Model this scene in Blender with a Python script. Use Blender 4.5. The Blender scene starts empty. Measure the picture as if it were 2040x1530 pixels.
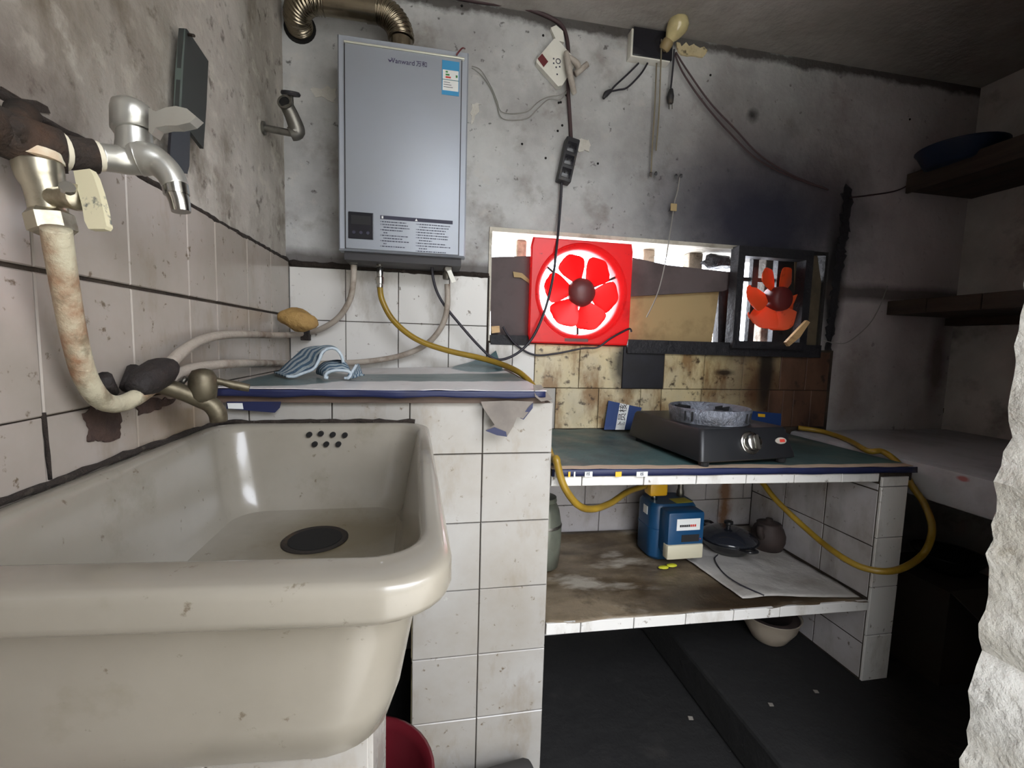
import bpy, bmesh, math, random
from mathutils import Vector, Matrix, noise as mnoise
random.seed(7)
S = bpy.context.scene
COL = S.collection
PI = math.pi
ZO = 1.09          # floor level offset: all heights below are given relative to the second tile course

# ------------------------------------------------------------------ camera
F_PX, YAW, PITCH, ROLL = 889.37, math.radians(10.623), math.radians(5.183), math.radians(1.6025)
CAM = Vector((.4073, -1.4336, -.062))
fwd = Vector((math.sin(YAW)*math.cos(PITCH), math.cos(YAW)*math.cos(PITCH), -math.sin(PITCH)))
rgt0 = Vector((math.cos(YAW), -math.sin(YAW), 0))
up0 = rgt0.cross(fwd)
RGT = math.cos(ROLL)*rgt0 + math.sin(ROLL)*up0
UPV = -math.sin(ROLL)*rgt0 + math.cos(ROLL)*up0
cd = bpy.data.cameras.new('camera')
cam = bpy.data.objects.new('camera', cd); COL.objects.link(cam)
cd.sensor_fit = 'HORIZONTAL'; cd.sensor_width = 36; cd.lens = 36*F_PX/2040; cd.clip_start = .02
m = Matrix((RGT, UPV, -fwd)).transposed().to_4x4(); m.translation = CAM + Vector((0, 0, ZO))
cam.matrix_world = m
S.camera = cam
S.view_settings.view_transform = 'Standard'; S.view_settings.look = 'None'
S.view_settings.gamma = 1; S.view_settings.use_curve_mapping = False
S.view_settings.exposure = .22

# ------------------------------------------------------------------ world: flat overcast sky; light falls into the added yard behind the doorway and through the window
w = bpy.data.worlds.new('sky'); S.world = w; w.use_nodes = True
bgn = w.node_tree.nodes['Background']
bgn.inputs[0].default_value = (.93, .97, 1.06, 1); bgn.inputs[1].default_value = 11.0
def portal(name, loc, rot, sx, sy):
    l = bpy.data.lights.new(name, 'AREA'); l.shape = 'RECTANGLE'; l.size = sx; l.size_y = sy
    l.cycles.is_portal = True
    o = bpy.data.objects.new(name, l); COL.objects.link(o); o.location = loc; o.rotation_euler = rot
portal('yard_daylight', (1.1, -3.2, 2.5), (0, 0, 0), 5.6, 2.7)
portal('window_daylight', (1.215, .26, 1.215), (PI/2, 0, 0), 1.34, .42)

# ------------------------------------------------------------------ placing helpers
def P(px, py, ax, v):
    d = fwd + RGT*((px-1020)/F_PX) - UPV*((py-765)/F_PX)
    i = 'xyz'.index(ax); t = (v-CAM[i])/d[i]
    return CAM + d*t
def D(px, py, dep):
    return CAM + (fwd + RGT*((px-1020)/F_PX) - UPV*((py-765)/F_PX))*dep

# ------------------------------------------------------------------ materials
def srgb(r, g, b):
    f = lambda c: (c/255/12.92) if c <= 10 else ((c/255+.055)/1.055)**2.4
    return (f(r), f(g), f(b))
MATS = {}
def mat(name, col, rough=.6, metal=0., layers=(), bump=None, transl=0., spec=.5, transmission=0., coat=0., rough_noise=0.):
    m = bpy.data.materials.new(name); m.use_nodes = True
    nt = m.node_tree; N = nt.nodes; L = nt.links
    b = N['Principled BSDF']; out = N['Material Output']
    b.inputs['Roughness'].default_value = rough; b.inputs['Metallic'].default_value = metal
    b.inputs['Specular IOR Level'].default_value = spec
    b.inputs['Transmission Weight'].default_value = transmission
    b.inputs['Coat Weight'].default_value = coat
    geo = N.new('ShaderNodeNewGeometry')
    def math_(op, a, bb=None, c=None):
        n = N.new('ShaderNodeMath'); n.operation = op
        for i, x in enumerate((a, bb, c)):
            if x is None: continue
            if hasattr(x, 'links') or hasattr(x, 'is_output'): L.new(x, n.inputs[i])
            else: n.inputs[i].default_value = x
        return n.outputs[0]
    def vmath(op, a, bb):
        n = N.new('ShaderNodeVectorMath'); n.operation = op
        L.new(a, n.inputs[0])
        if hasattr(bb, 'is_output'): L.new(bb, n.inputs[1])
        else: n.inputs[1].default_value = bb
        return n
    def noise(scale, detail=5, sc3=(1, 1, 1), rough_=.6, offs=(0, 0, 0)):
        v = geo.outputs['Position']
        v = vmath('ADD', v, offs).outputs[0]
        v = vmath('MULTIPLY', v, sc3).outputs[0]
        n = N.new('ShaderNodeTexNoise'); L.new(v, n.inputs['Vector'])
        n.inputs['Scale'].default_value = scale; n.inputs['Detail'].default_value = detail
        n.inputs['Roughness'].default_value = rough_
        return n
    def ramp(val, lo, hi):
        n = N.new('ShaderNodeMapRange'); n.clamp = True
        L.new(val, n.inputs[0]); n.inputs[1].default_value = lo; n.inputs[2].default_value = hi
        return n.outputs[0]
    rgb = N.new('ShaderNodeRGB'); rgb.outputs[0].default_value = (*col, 1); cur = rgb.outputs[0]
    def mix(fac, c2):
        nonlocal cur
        n = N.new('ShaderNodeMix'); n.data_type = 'RGBA'
        L.new(fac, n.inputs[0]); L.new(cur, n.inputs[6]); n.inputs[7].default_value = (*c2, 1)
        cur = n.outputs[2]
    for i, ly in enumerate(layers):
        k = ly[0]
        if k == 'noise':            # colour, scale, lo, hi, strength, stretch, offset seed
            _, c, sc, lo, hi, st = ly[:6]; s3 = ly[6] if len(ly) > 6 else (1, 1, 1)
            n = noise(sc, 6, s3, .62, (i*3.1, i*1.7, i*2.3))
            mix(math_('MULTIPLY', ramp(n.outputs[0], lo, hi), st), c)
        elif k == 'blob':           # colour, centre, scale vec, r0 (full), r1 (none), strength, warp
            _, c, ce, s3, r0, r1, st, wp = ly[:8]
            ce = (ce[0], ce[1], ce[2]+ZO)
            v = vmath('SUBTRACT', geo.outputs['Position'], ce).outputs[0]
            v = vmath('MULTIPLY', v, s3).outputs[0]
            ln = vmath('LENGTH', v, (0, 0, 0)).outputs['Value']
            n = noise(7 if len(ly) < 9 else ly[8], 6, (1, 1, 1), .65, (i*5.1, 0, i))
            d = math_('ADD', ln, math_('MULTIPLY', math_('SUBTRACT', n.outputs[0], .5), wp))
            mix(math_('MULTIPLY', ramp(d, r1, r0), st), c)
        elif k == 'band':           # colour, axis, centre, half width, strength, warp
            _, c, ax, ce, hw, st, wp = ly
            sep = N.new('ShaderNodeSeparateXYZ'); L.new(geo.outputs['Position'], sep.inputs[0])
            v = math_('ABSOLUTE', math_('SUBTRACT', sep.outputs['XYZ'.index(ax)], ce+(ZO if ax == 'Z' else 0)))
            n = noise(9, 6, (1, 1, 1), .65, (i*2.1, i, 0))
            d = math_('ADD', v, math_('MULTIPLY', math_('SUBTRACT', n.outputs[0], .5), wp))
            mix(math_('MULTIPLY', ramp(d, hw*1.4, hw*.5), st), c)
        elif k == 'stripe':         # colour, axis, lo, hi, warp : hard printed band in world position
            _, c, ax, lo, hi, wp = ly
            sep = N.new('ShaderNodeSeparateXYZ'); L.new(geo.outputs['Position'], sep.inputs[0])
            v = math_('ABSOLUTE', math_('SUBTRACT', sep.outputs['XYZ'.index(ax)], (lo+hi)/2+(ZO if ax == 'Z' else 0)))
            n = noise(5, 2)
            d = math_('ADD', v, math_('MULTIPLY', math_('SUBTRACT', n.outputs[0], .5), wp))
            mix(ramp(d, (hi-lo)/2+.003, (hi-lo)/2-.003), c)
        elif k == 'zigzag':         # colour, scale
            _, c, sc = ly
            tc = N.new('ShaderNodeUVMap')
            sep = N.new('ShaderNodeSeparateXYZ'); L.new(tc.outputs[0], sep.inputs[0])
            pp = math_('PINGPONG', sep.outputs[0], .5/sc)
            v = math_('PINGPONG', math_('ADD', sep.outputs[1], math_('MULTIPLY', pp, .9)), .5/sc*1.1)
            mix(ramp(v, .25/sc, .3/sc), c)
    L.new(cur, b.inputs['Base Color'])
    if rough_noise:
        n = noise(14, 5)
        L.new(math_('ADD', math_('MULTIPLY', math_('SUBTRACT', n.outputs[0], .5), rough_noise*2), rough), b.inputs['Roughness'])
    if bump:
        sc, st = bump[:2]
        n = noise(sc, 7, bump[2] if len(bump) > 2 else (1, 1, 1))
        bn = N.new('ShaderNodeBump'); bn.inputs['Strength'].default_value = st; bn.inputs['Distance'].default_value = .02
        L.new(n.outputs[0], bn.inputs['Height']); L.new(bn.outputs[0], b.inputs['Normal'])
    if transl:
        t = N.new('ShaderNodeBsdfTranslucent'); L.new(cur, t.inputs[0])
        mx = N.new('ShaderNodeMixShader'); mx.inputs[0].default_value = transl
        L.new(b.outputs[0], mx.inputs[1]); L.new(t.outputs[0], mx.inputs[2]); L.new(mx.outputs[0], out.inputs[0])
    MATS[name] = m
    return name

BLK = srgb(22, 20, 20); GRIME = srgb(58, 48, 38); RUST = srgb(96, 60, 34)
mat('plaster_left', srgb(184, 178, 170), .9, layers=[
    ('noise', srgb(140, 133, 123), 3.0, .40, .62, .8), ('noise', srgb(204, 199, 190), 5, .54, .68, .6),
    ('noise', srgb(90, 78, 62), 7.5, .52, .68, .8, (1, 1, .6)), ('noise', srgb(192, 186, 174), 20, .56, .66, .6), ('noise', srgb(66, 55, 46), 26, .58, .68, .7),
    ('blob', srgb(98, 88, 72), (0, -.72, .42), (1, 1, 1), .05, .3, .6, .25),
    ('blob', srgb(70, 56, 46), (0, -.9, .2), (1, .6, 1), .01, .09, .8, .1)], bump=(9, .55))
mat('plaster_back', srgb(190, 191, 190), .9, layers=[
    ('noise', srgb(146, 144, 143), 3.0, .40, .64, .8), ('noise', srgb(200, 199, 197), 6, .54, .70, .55),
    ('noise', srgb(118, 108, 98), 8, .55, .72, .6), ('noise', srgb(192, 188, 182), 17, .58, .7, .5), ('noise', srgb(58, 52, 48), 36, .63, .70, .75),
    ('blob', srgb(122, 108, 106), (1.5, 0, .55), (1, 1, 1), .05, .5, .5, .25),
        ('blob', srgb(196, 180, 184), (2.2, 0, .35), (.8, 1, .5), .1, .5, .7, .2),  # right end of the wall lightened to make up for weak light
    ('blob', srgb(70, 52, 44), (1.84, 0, .5), (.9, 1, .9), .02, .2, .7, .2),
    ('blob', srgb(66, 62, 70), (1.55, 0, .44), (.62, 1, 1), .10, .46, .8, .2), ('blob', srgb(36, 37, 52), (1.57, 0, .38), (.6, 1, 1), .07, .30, .95, .16),
    ('blob', BLK, (1.885, 0, .2), (5, 1, .8), .12, .3, .98, .10),
    ('blob', BLK, (1.905, 0, .42), (7, 1, 1), .08, .16, .95, .06),
    ('blob', srgb(86, 60, 46), (2.0, 0, -.2), (1.4, 1, .7), .03, .2, .6, .2),
    ('blob', srgb(74, 50, 42), (2.40, 0, -.08), (2.2, 1, .55), .04, .14, .7, .12),
    ('band', srgb(44, 36, 30), 'Z', .945, .02, .85, .08),
    ('blob', BLK, (1.495, 0, .745), (1, 1, 1), .008, .03, .95, .04),
    ('band', srgb(60, 50, 46), 'Z', .165, .03, .75, .03)], bump=(9, .45))
mat('plaster_right', srgb(206, 202, 198), .9, layers=[('noise', srgb(168, 160, 156), 2.4, .4, .65, .8),
    ('noise', srgb(60, 50, 42), 6, .56, .74, .6)], bump=(9, .4))
mat('plaster_jamb', srgb(205, 203, 196), .92, layers=[('noise', srgb(170, 164, 150), 6, .45, .68, .7),
    ('noise', srgb(226, 224, 220), 11, .55, .7, .6), ('noise', srgb(150, 140, 118), 18, .62, .75, .6)], bump=(14, .8))
mat('plaster_ceiling', srgb(192, 188, 182), .95, layers=[('noise', srgb(134, 127, 120), 2.0, .4, .62, .85),
    ('noise', srgb(168, 160, 150), 4, .58, .74, .5), ('blob', srgb(122, 116, 110), (1.9, -.6, .95), (.7, .7, 1), .2, 1.0, .6, .4)], bump=(9, .5))
mat('reveal_plaster', srgb(206, 200, 186), .9, layers=[('noise', srgb(140, 128, 110), 9, .5, .68, .7),
    ('blob', BLK, (1.75, .1, .3), (.8, .3, 1), .1, .4, .9, .2), ('blob', BLK, (1.84, .1, .12), (2, .5, 1), .2, .34, .95, .14)], bump=(20, .8))
mat('grout', srgb(64, 54, 44), .95, layers=[('noise', srgb(34, 28, 24), 9, .4, .6, .8)], bump=(30, .4))
mat('yard_ground', srgb(196, 192, 184), .9)
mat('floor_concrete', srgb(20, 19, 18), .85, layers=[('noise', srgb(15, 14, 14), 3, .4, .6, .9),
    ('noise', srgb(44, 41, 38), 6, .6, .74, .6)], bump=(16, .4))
TD = [('noise', srgb(140, 132, 119), 3, .42, .66, .6), ('noise', srgb(92, 76, 56), 46, .63, .70, .85),
      ('noise', srgb(116, 98, 70), 9, .54, .74, .6, (1, 1, .45))]
mat('tile_white', srgb(162, 159, 154), .22, layers=TD, rough_noise=.12, bump=(5, .03))
mat('tile_lightened', srgb(212, 210, 206), .22, layers=TD[1:], rough_noise=.12, bump=(5, .03))  # same tile as tile_white, lightened to offset weak light on back wall and bench
mat('tile_left', srgb(168, 158, 150), .22, layers=TD+[
    ('blob', srgb(120, 98, 62), (0, -.6, -.2), (1, .7, 1), .02, .14, .6, .15)], rough_noise=.12, bump=(5, .03))
GR = [('noise', srgb(214, 194, 140), 3, .3, .6, .75), ('noise', srgb(122, 84, 40), 13, .5, .66, .8, (1, 1, .45)),
      ('noise', srgb(48, 30, 18), 34, .56, .66, .9), ('blob', srgb(70, 40, 24), (1.62, 0, -.2), (.9, 1, .8), .05, .26, .9, .2),
      ('blob', BLK, (1.5, 0, -.03), (.55, 1, 2.0), .06, .18, .95, .14), ('blob', srgb(30, 18, 14), (1.45, 0, -.145), (1.6, 1, 5), .03, .08, .9, .05, 12),
      ('blob', BLK, (1.09, 0, -.12), (1.6, 1, 1.2), .07, .14, .9, .08, 12), ('blob', BLK, (1.62, 0, -.12), (3, 1, .6), .06, .13, .9, .07)]
mat('tile_greasy', srgb(206, 198, 176), .4, layers=TD+GR, rough_noise=.15)
mat('tile_burnt', srgb(30, 30, 38), .6, layers=[('noise', srgb(16, 15, 18), 9, .4, .6, .8)])
mat('tile_brown', srgb(96, 68, 52), .55, layers=[('noise', srgb(48, 32, 24), 6, .42, .62, .85, (1, 1, .4)), ('noise', srgb(20, 16, 14), 22, .6, .7, .8)])
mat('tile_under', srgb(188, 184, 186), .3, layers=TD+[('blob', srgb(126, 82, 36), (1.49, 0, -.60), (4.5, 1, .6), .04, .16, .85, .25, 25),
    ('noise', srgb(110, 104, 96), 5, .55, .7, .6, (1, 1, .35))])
mat('ceramic', srgb(142, 136, 124), .25, layers=[('noise', srgb(128, 121, 108), 3, .4, .66, .7), ('noise', srgb(108, 100, 78), 11, .58, .76, .5),
    ('noise', srgb(92, 80, 62), 55, .66, .72, .7), ('blob', srgb(96, 84, 56), (.27, -.66, -.40), (.7, 1, 1), .04, .14, .8, .1)], coat=.3)
mat('black_hole', srgb(16, 14, 12), .9)
mat('drain_dark', srgb(34, 28, 22), .8, layers=[('noise', srgb(70, 54, 36), 30, .5, .7, .7)])
mat('mould', srgb(44, 36, 30), .95, layers=[('noise', srgb(84, 76, 66), 40, .6, .72, .7)], bump=(40, .8))
mat('heater_front', srgb(162, 168, 178), .5, layers=[('noise', srgb(160, 164, 168), 4, .45, .7, .5)], spec=.5, metal=.35, rough_noise=.03)
mat('heater_side', srgb(168, 168, 162), .35, metal=.35)
mat('heater_trim', srgb(226, 226, 210), .25, metal=.5)
mat('heater_base', srgb(50, 48, 50), .6)
mat('panel_black', srgb(30, 30, 36), .22)
mat('ink_dark', srgb(48, 48, 66), .6)
mat('ink_purple', srgb(58, 48, 84), .5)
mat('ink_black', srgb(24, 24, 26), .7)
mat('print_white', srgb(222, 224, 222), .55)
mat('label_blue', srgb(58, 142, 190), .5)
mat('label_green', srgb(60, 130, 70), .5)
mat('label_red', srgb(198, 60, 50), .5)
mat('label_teal', srgb(40, 110, 120), .5)
mat('steel_flue', srgb(150, 140, 122), .24, metal=1., layers=[('noise', srgb(84, 74, 60), 7, .45, .65, .8)])
mat('chrome', srgb(200, 200, 196), .16, metal=1., layers=[('noise', srgb(150, 148, 140), 12, .5, .68, .6)])
mat('satin', srgb(196, 195, 188), .32, metal=.8, layers=[('noise', srgb(180, 176, 166), 12, .5, .68, .6)])
mat('zinc', srgb(128, 126, 120), .42, metal=.9, layers=[('noise', srgb(84, 78, 68), 20, .45, .65, .8)])
mat('brass_nickel', srgb(192, 186, 168), .32, metal=.95, layers=[('noise', srgb(140, 128, 104), 25, .5, .66, .7)])
mat('old_brass', srgb(112, 104, 86), .5, metal=.7, layers=[('noise', srgb(60, 50, 38), 24, .45, .65, .8)])
mat('rusty_iron', srgb(50, 42, 36), .8, metal=.2, layers=[('noise', srgb(84, 58, 40), 14, .5, .68, .7)], bump=(40, .6))
mat('ptfe_tape', srgb(214, 206, 184), .7, layers=[('noise', srgb(190, 140, 96), 18, .55, .7, .6)])
mat('lever_paint', srgb(208, 200, 168), .5, layers=[('noise', srgb(88, 92, 90), 30, .58, .63, .95)])
mat('hose_white', srgb(196, 188, 162), .55, layers=[('noise', srgb(140, 92, 58), 12, .52, .68, .85), ('noise', srgb(110, 100, 78), 34, .52, .64, .7),
    ('noise', srgb(214, 208, 190), 9, .6, .7, .6)], bump=(60, .3))
mat('hose_grey', srgb(168, 158, 146), .55, layers=[('noise', srgb(100, 80, 62), 10, .5, .66, .85)], bump=(60, .3))
mat('hose_yellow', srgb(158, 128, 44), .3, layers=[('noise', srgb(112, 86, 30), 8, .45, .65, .7)], transl=.12)
mat('black_tape', srgb(34, 28, 26), .7, layers=[('noise', srgb(62, 48, 42), 20, .5, .7, .6)], bump=(30, .6))
mat('cable_black', srgb(38, 36, 44), .5)
mat('cable_brown', srgb(66, 48, 50), .6)
mat('cable_white', srgb(140, 138, 132), .6)
mat('string_tan', srgb(128, 118, 96), .8)
mat('strip_black', srgb(40, 40, 44), .5, layers=[('noise', srgb(84, 74, 62), 30, .55, .68, .7)])
mat('plastic_white', srgb(226, 224, 214), .4, layers=[('noise', srgb(196, 190, 170), 9, .5, .7, .5)])
mat('tape_grey', srgb(176, 168, 158), .7, layers=[('noise', srgb(130, 120, 110), 22, .5, .66, .6)])
mat('red_dark', srgb(104, 40, 44), .4)
mat('bulb_glass', srgb(200, 186, 138), .12, layers=[('noise', srgb(150, 136, 96), 12, .5, .7, .6)], coat=.4)
mat('holder_tan', srgb(150, 130, 92), .5)
mat('fan_red', srgb(226, 40, 44), .3, transl=.3, layers=[('noise', srgb(150, 24, 30), 8, .6, .76, .6), ('noise', srgb(90, 14, 20), 60, .68, .74, .8)])
mat('blade_red', srgb(226, 44, 48), .35, transl=.5, layers=[('noise', srgb(130, 12, 18), 45, .66, .72, .85)])
mat('blade_orange', srgb(224, 92, 48), .5, transl=.28, layers=[('noise', srgb(120, 30, 14), 22, .6, .72, .8)])
mat('hub_brown', srgb(104, 50, 50), .4)
mat('hub_red', srgb(96, 34, 34), .5)
mat('soot_metal', srgb(26, 25, 30), .6, layers=[('noise', srgb(56, 54, 58), 20, .6, .74, .5)], bump=(40, .4))
mat('cardboard_dark', srgb(92, 82, 82), .9, layers=[('noise', srgb(60, 54, 54), 5, .45, .65, .7)])
mat('cardboard', srgb(176, 154, 112), .9, layers=[('noise', srgb(120, 98, 66), 5, .5, .68, .7)], transl=.1)
mat('cardboard_soot', srgb(96, 84, 66), .9, layers=[('noise', srgb(50, 44, 38), 6, .45, .65, .8)])
mat('wood_board', srgb(92, 74, 62), .7, layers=[('noise', srgb(56, 44, 36), 6, .42, .62, .8, (.3, 3, 3))])
mat('wood_light', srgb(206, 170, 122), .6, layers=[('noise', srgb(140, 104, 70), 12, .5, .68, .6, (1, 1, 4))])
mat('wood_dark', srgb(64, 52, 44), .8, layers=[('noise', srgb(38, 30, 26), 7, .42, .62, .8, (3, .3, 3))])
mat('concrete_bar', srgb(196, 182, 164), .9, layers=[('noise', srgb(110, 96, 82), 18, .48, .66, .8), ('blob', BLK, (1.6, .1, .2), (.7, .5, 1), .1, .3, .9, .1)], bump=(40, .6))
mat('plastic_bag', srgb(40, 40, 46), .25, layers=[('noise', srgb(150, 150, 156), 40, .6, .68, .7)], bump=(30, .9))
mat('vinyl_board', srgb(206, 203, 202), .32, layers=[
    ('stripe', srgb(82, 104, 106), 'Y', -.36, -.20, .03), ('blob', srgb(76, 98, 100), (.02, -.3, -.15), (.85, 1, .2), .17, .185, 1., .08),
    ('blob', srgb(84, 112, 116), (.585, -.06, -.13), (1, 1, .2), .10, .11, 1., .05),
    ('noise', srgb(120, 108, 100), 9, .55, .72, .6)], bump=(14, .25))
mat('vinyl_blue', srgb(26, 33, 70), .5, layers=[('noise', srgb(26, 28, 56), 12, .5, .68, .7)])
mat('vinyl_back', srgb(120, 112, 104), .7, layers=[('noise', srgb(88, 82, 76), 10, .45, .65, .6)])
mat('vinyl_table', srgb(60, 90, 90), .55, layers=[('noise', srgb(124, 122, 110), 5, .5, .68, .8), ('noise', srgb(40, 52, 54), 7, .5, .68, .7),
    ('blob', srgb(34, 48, 48), (1.35, -.2, -.35), (.8, 1, .2), .1, .4, .7, .2), ('stripe', srgb(186, 164, 142), 'Y', -.50, -.445, .05)], bump=(12, .3))
mat('oilcloth', srgb(128, 114, 94), .4, layers=[('noise', srgb(74, 60, 42), 5, .40, .58, .9, (.7, 1.6, 1)), ('noise', srgb(180, 172, 158), 6, .54, .64, .75, (.6, 1.6, 1)),
    ('blob', srgb(44, 32, 20), (1.2, -.42, -.72), (.7, 1.8, .2), .1, .22, .85, .16), ('noise', srgb(52, 40, 26), 14, .6, .74, .8)], bump=(9, .5))
mat('oilcloth_white', srgb(176, 172, 166), .4, layers=[('noise', srgb(120, 110, 98), 6, .48, .68, .7)], bump=(9, .4))
mat('stove_black', srgb(26, 27, 30), .4, layers=[('noise', srgb(36, 34, 33), 8, .55, .75, .5)])
mat('stove_rubber', srgb(22, 22, 24), .8)
mat('foil_ring', srgb(120, 124, 134), .4, metal=.6, layers=[('noise', srgb(64, 62, 62), 16, .5, .68, .8)], bump=(30, .7))
mat('meter_blue', srgb(18, 66, 104), .38, layers=[('noise', srgb(15, 50, 80), 5, .5, .7, .6)])
mat('meter_grey', srgb(196, 190, 166), .5)
mat('meter_yellow', srgb(224, 172, 34), .4)
mat('tag_yellow', srgb(190, 178, 60), .5)
mat('peel', srgb(196, 196, 50), .5)
mat('dark_glass', srgb(36, 38, 44), .12, coat=.5)
mat('pan_black', srgb(26, 26, 28), .35)
mat('pot_brown', srgb(58, 46, 42), .7, layers=[('noise', srgb(36, 30, 28), 14, .45, .65, .7)])
mat('thermos', srgb(122, 126, 114), .3, metal=.4, layers=[('noise', srgb(92, 92, 82), 8, .45, .65, .6)])
mat('bowl_white', srgb(168, 156, 140), .35, layers=[('noise', srgb(100, 84, 66), 7, .5, .7, .7)])
mat('basin_red', srgb(84, 18, 26), .35)
mat('basin_blue', srgb(24, 38, 62), .4)
mat('roll_dark', srgb(50, 48, 46), .7)
mat('soap_tan', srgb(172, 138, 82), .7, layers=[('noise', srgb(140, 104, 60), 20, .45, .65, .6)], bump=(50, .5))
mat('cloth_zig', srgb(176, 190, 196), .95, layers=[('zigzag', srgb(84, 112, 136), 5)], bump=(160, .5))
mat('cloth_trim', srgb(190, 202, 210), .95, bump=(160, .4))
mat('slate', srgb(48, 50, 48), .6, layers=[('noise', srgb(54, 56, 54), 4, .45, .65, .6)])
mat('mirror_edge', srgb(84, 94, 88), .4)
mat('stain_brown', srgb(74, 56, 48), .85, layers=[('noise', srgb(48, 36, 32), 25, .45, .65, .7)], bump=(40, .5))
mat('ledge_plaster', srgb(172, 173, 178), .6, layers=[('noise', srgb(112, 108, 108), 4, .45, .68, .7), ('blob', srgb(150, 60, 50), (1.73, -.56, -.37), (1, 1, 2), .01, .018, .8, .01)], bump=(9, .25))
mat('sign_blue', srgb(28, 56, 108), .5)
mat('carton', srgb(40, 34, 28), .9)
mat('paper_bit', srgb(120, 114, 106), .9)

# ------------------------------------------------------------------ object helpers
WL = {}
def setp(o, **k):
    for a, b in k.items():
        if b is not None: o[a] = b
def thing(name, label, cat, loc, group=None, kind=None):
    o = bpy.data.objects.new(name, None); COL.objects.link(o)
    o.empty_display_size = .05
    loc = Vector(loc); o.location = loc + Vector((0, 0, ZO)); WL[o.name] = Vector(loc)
    setp(o, label=label, category=cat, group=group, kind=kind)
    return o
def link(name, me, loc, parent):
    o = bpy.data.objects.new(name, me); COL.objects.link(o)
    WL[o.name] = Vector(loc)
    if parent is not None:
        o.parent = parent; o.location = Vector(loc) - WL[parent.name]
    else:
        o.location = Vector(loc) + Vector((0, 0, ZO))
    return o
def build(name, vs, fs, mt, parent=None, smooth=False, label=None, cat=None, group=None, kind=None, uv=None, angle=None):
    vs = [Vector(v) for v in vs]
    lo = Vector((min(v[i] for v in vs) for i in range(3))); hi = Vector((max(v[i] for v in vs) for i in range(3)))
    c = (lo+hi)/2
    if parent is None: c.z = lo.z
    me = bpy.data.meshes.new(name)
    me.from_pydata([v-c for v in vs], [], [tuple(f) for f in fs]); me.validate()
    if uv is not None:
        ul = me.uv_layers.new(name='UVMap')
        for lp in me.loops: ul.data[lp.index].uv = uv[lp.vertex_index]
    bm = bmesh.new(); bm.from_mesh(me); bmesh.ops.recalc_face_normals(bm, faces=bm.faces); bm.to_mesh(me); bm.free()
    mts = mt if isinstance(mt, (list, tuple)) else [mt]
    for x in mts: me.materials.append(MATS[x])
    if smooth:
        for p in me.polygons: p.use_smooth = True
        if angle: me.set_sharp_from_angle(angle=math.radians(angle))
    o = link(name, me, c, parent)
    setp(o, label=label, category=cat, group=group, kind=kind)
    return o
class MB:
    def __init__(s): s.v = []; s.f = []
    def add(s, v, f):
        n = len(s.v); s.v += [Vector(x) for x in v]; s.f += [[i+n for i in q] for q in f]; return s
    def box(s, x0, x1, y0, y1, z0, z1, b=0.):
        if b <= 0:
            v = [(x, y, z) for z in (z0, z1) for y in (y0, y1) for x in (x0, x1)]
            return s.add(v, [(0, 2, 3, 1), (4, 5, 7, 6), (0, 1, 5, 4), (2, 6, 7, 3), (0, 4, 6, 2), (1, 3, 7, 5)])
        bm = bmesh.new(); bmesh.ops.create_cube(bm, size=1)
        for q in bm.verts: q.co = Vector(((x0+x1)/2+q.co.x*(x1-x0), (y0+y1)/2+q.co.y*(y1-y0), (z0+z1)/2+q.co.z*(z1-z0)))
        bmesh.ops.bevel(bm, geom=bm.edges[:], offset=b, segments=2, profile=.5, affect='EDGES')
        return s.bm(bm)
    def bm(s, bm):
        bm.verts.ensure_lookup_table(); bm.verts.index_update()
        s.add([v.co.copy() for v in bm.verts], [[v.index for v in f.verts] for f in bm.faces]); bm.free(); return s
    def rings(s, rs, cap0=True, cap1=True, closed=True):
        n = len(rs[0]); v = [p for r in rs for p in r]; f = []
        for k in range(len(rs)-1):
            for i in range(n if closed else n-1):
                j = (i+1) % n
                f.append((k*n+i, k*n+j, (k+1)*n+j, (k+1)*n+i))
        if cap0: f.append(list(range(n))[::-1])
        if cap1: f.append([(len(rs)-1)*n+i for i in range(n)])
        return s.add(v, f)
    def tube(s, pts, r, n=10, res=6, smooth=True, caps=True):
        pts = [Vector(p) for p in pts]
        rr = r if isinstance(r, (list, tuple)) else [r]*len(pts)
        if smooth and len(pts) > 2: pts, rr = crom(pts, rr, res)
        t0 = (pts[1]-pts[0]).normalized()
        a = Vector((0, 0, 1)) if abs(t0.z) < .9 else Vector((1, 0, 0))
        u = t0.cross(a).normalized(); rs = []; pt = t0
        for i, p in enumerate(pts):
            t = (pts[min(i+1, len(pts)-1)]-pts[max(i-1, 0)]).normalized()
            q = pt.rotation_difference(t); u = (q @ u); u = (u-t*u.dot(t)).normalized(); w_ = t.cross(u); pt = t
            rs.append([p+(u*math.cos(2*PI*k/n)+w_*math.sin(2*PI*k/n))*rr[i] for k in range(n)])
        return s.rings(rs, caps, caps)
    def lathe(s, prof, o, ax=(0, 0, 1), n=24, cap0=True, cap1=True):
        o = Vector(o); ax = Vector(ax).normalized()
        a = Vector((0, 0, 1)) if abs(ax.z) < .9 else Vector((1, 0, 0))
        u = ax.cross(a).normalized(); w_ = ax.cross(u)
        return s.rings([[o+ax*h+(u*math.cos(2*PI*k/n)+w_*math.sin(2*PI*k/n))*max(r, 1e-4) for k in range(n)] for r, h in prof], cap0, cap1)
    def prism(s, poly, ext):
        poly = [Vector(p) for p in poly]; ext = Vector(ext)
        return s.rings([poly, [p+ext for p in poly]])
    def obj(s, name, mt, parent=None, **k): return build(name, s.v, s.f, mt, parent, **k)
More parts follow.
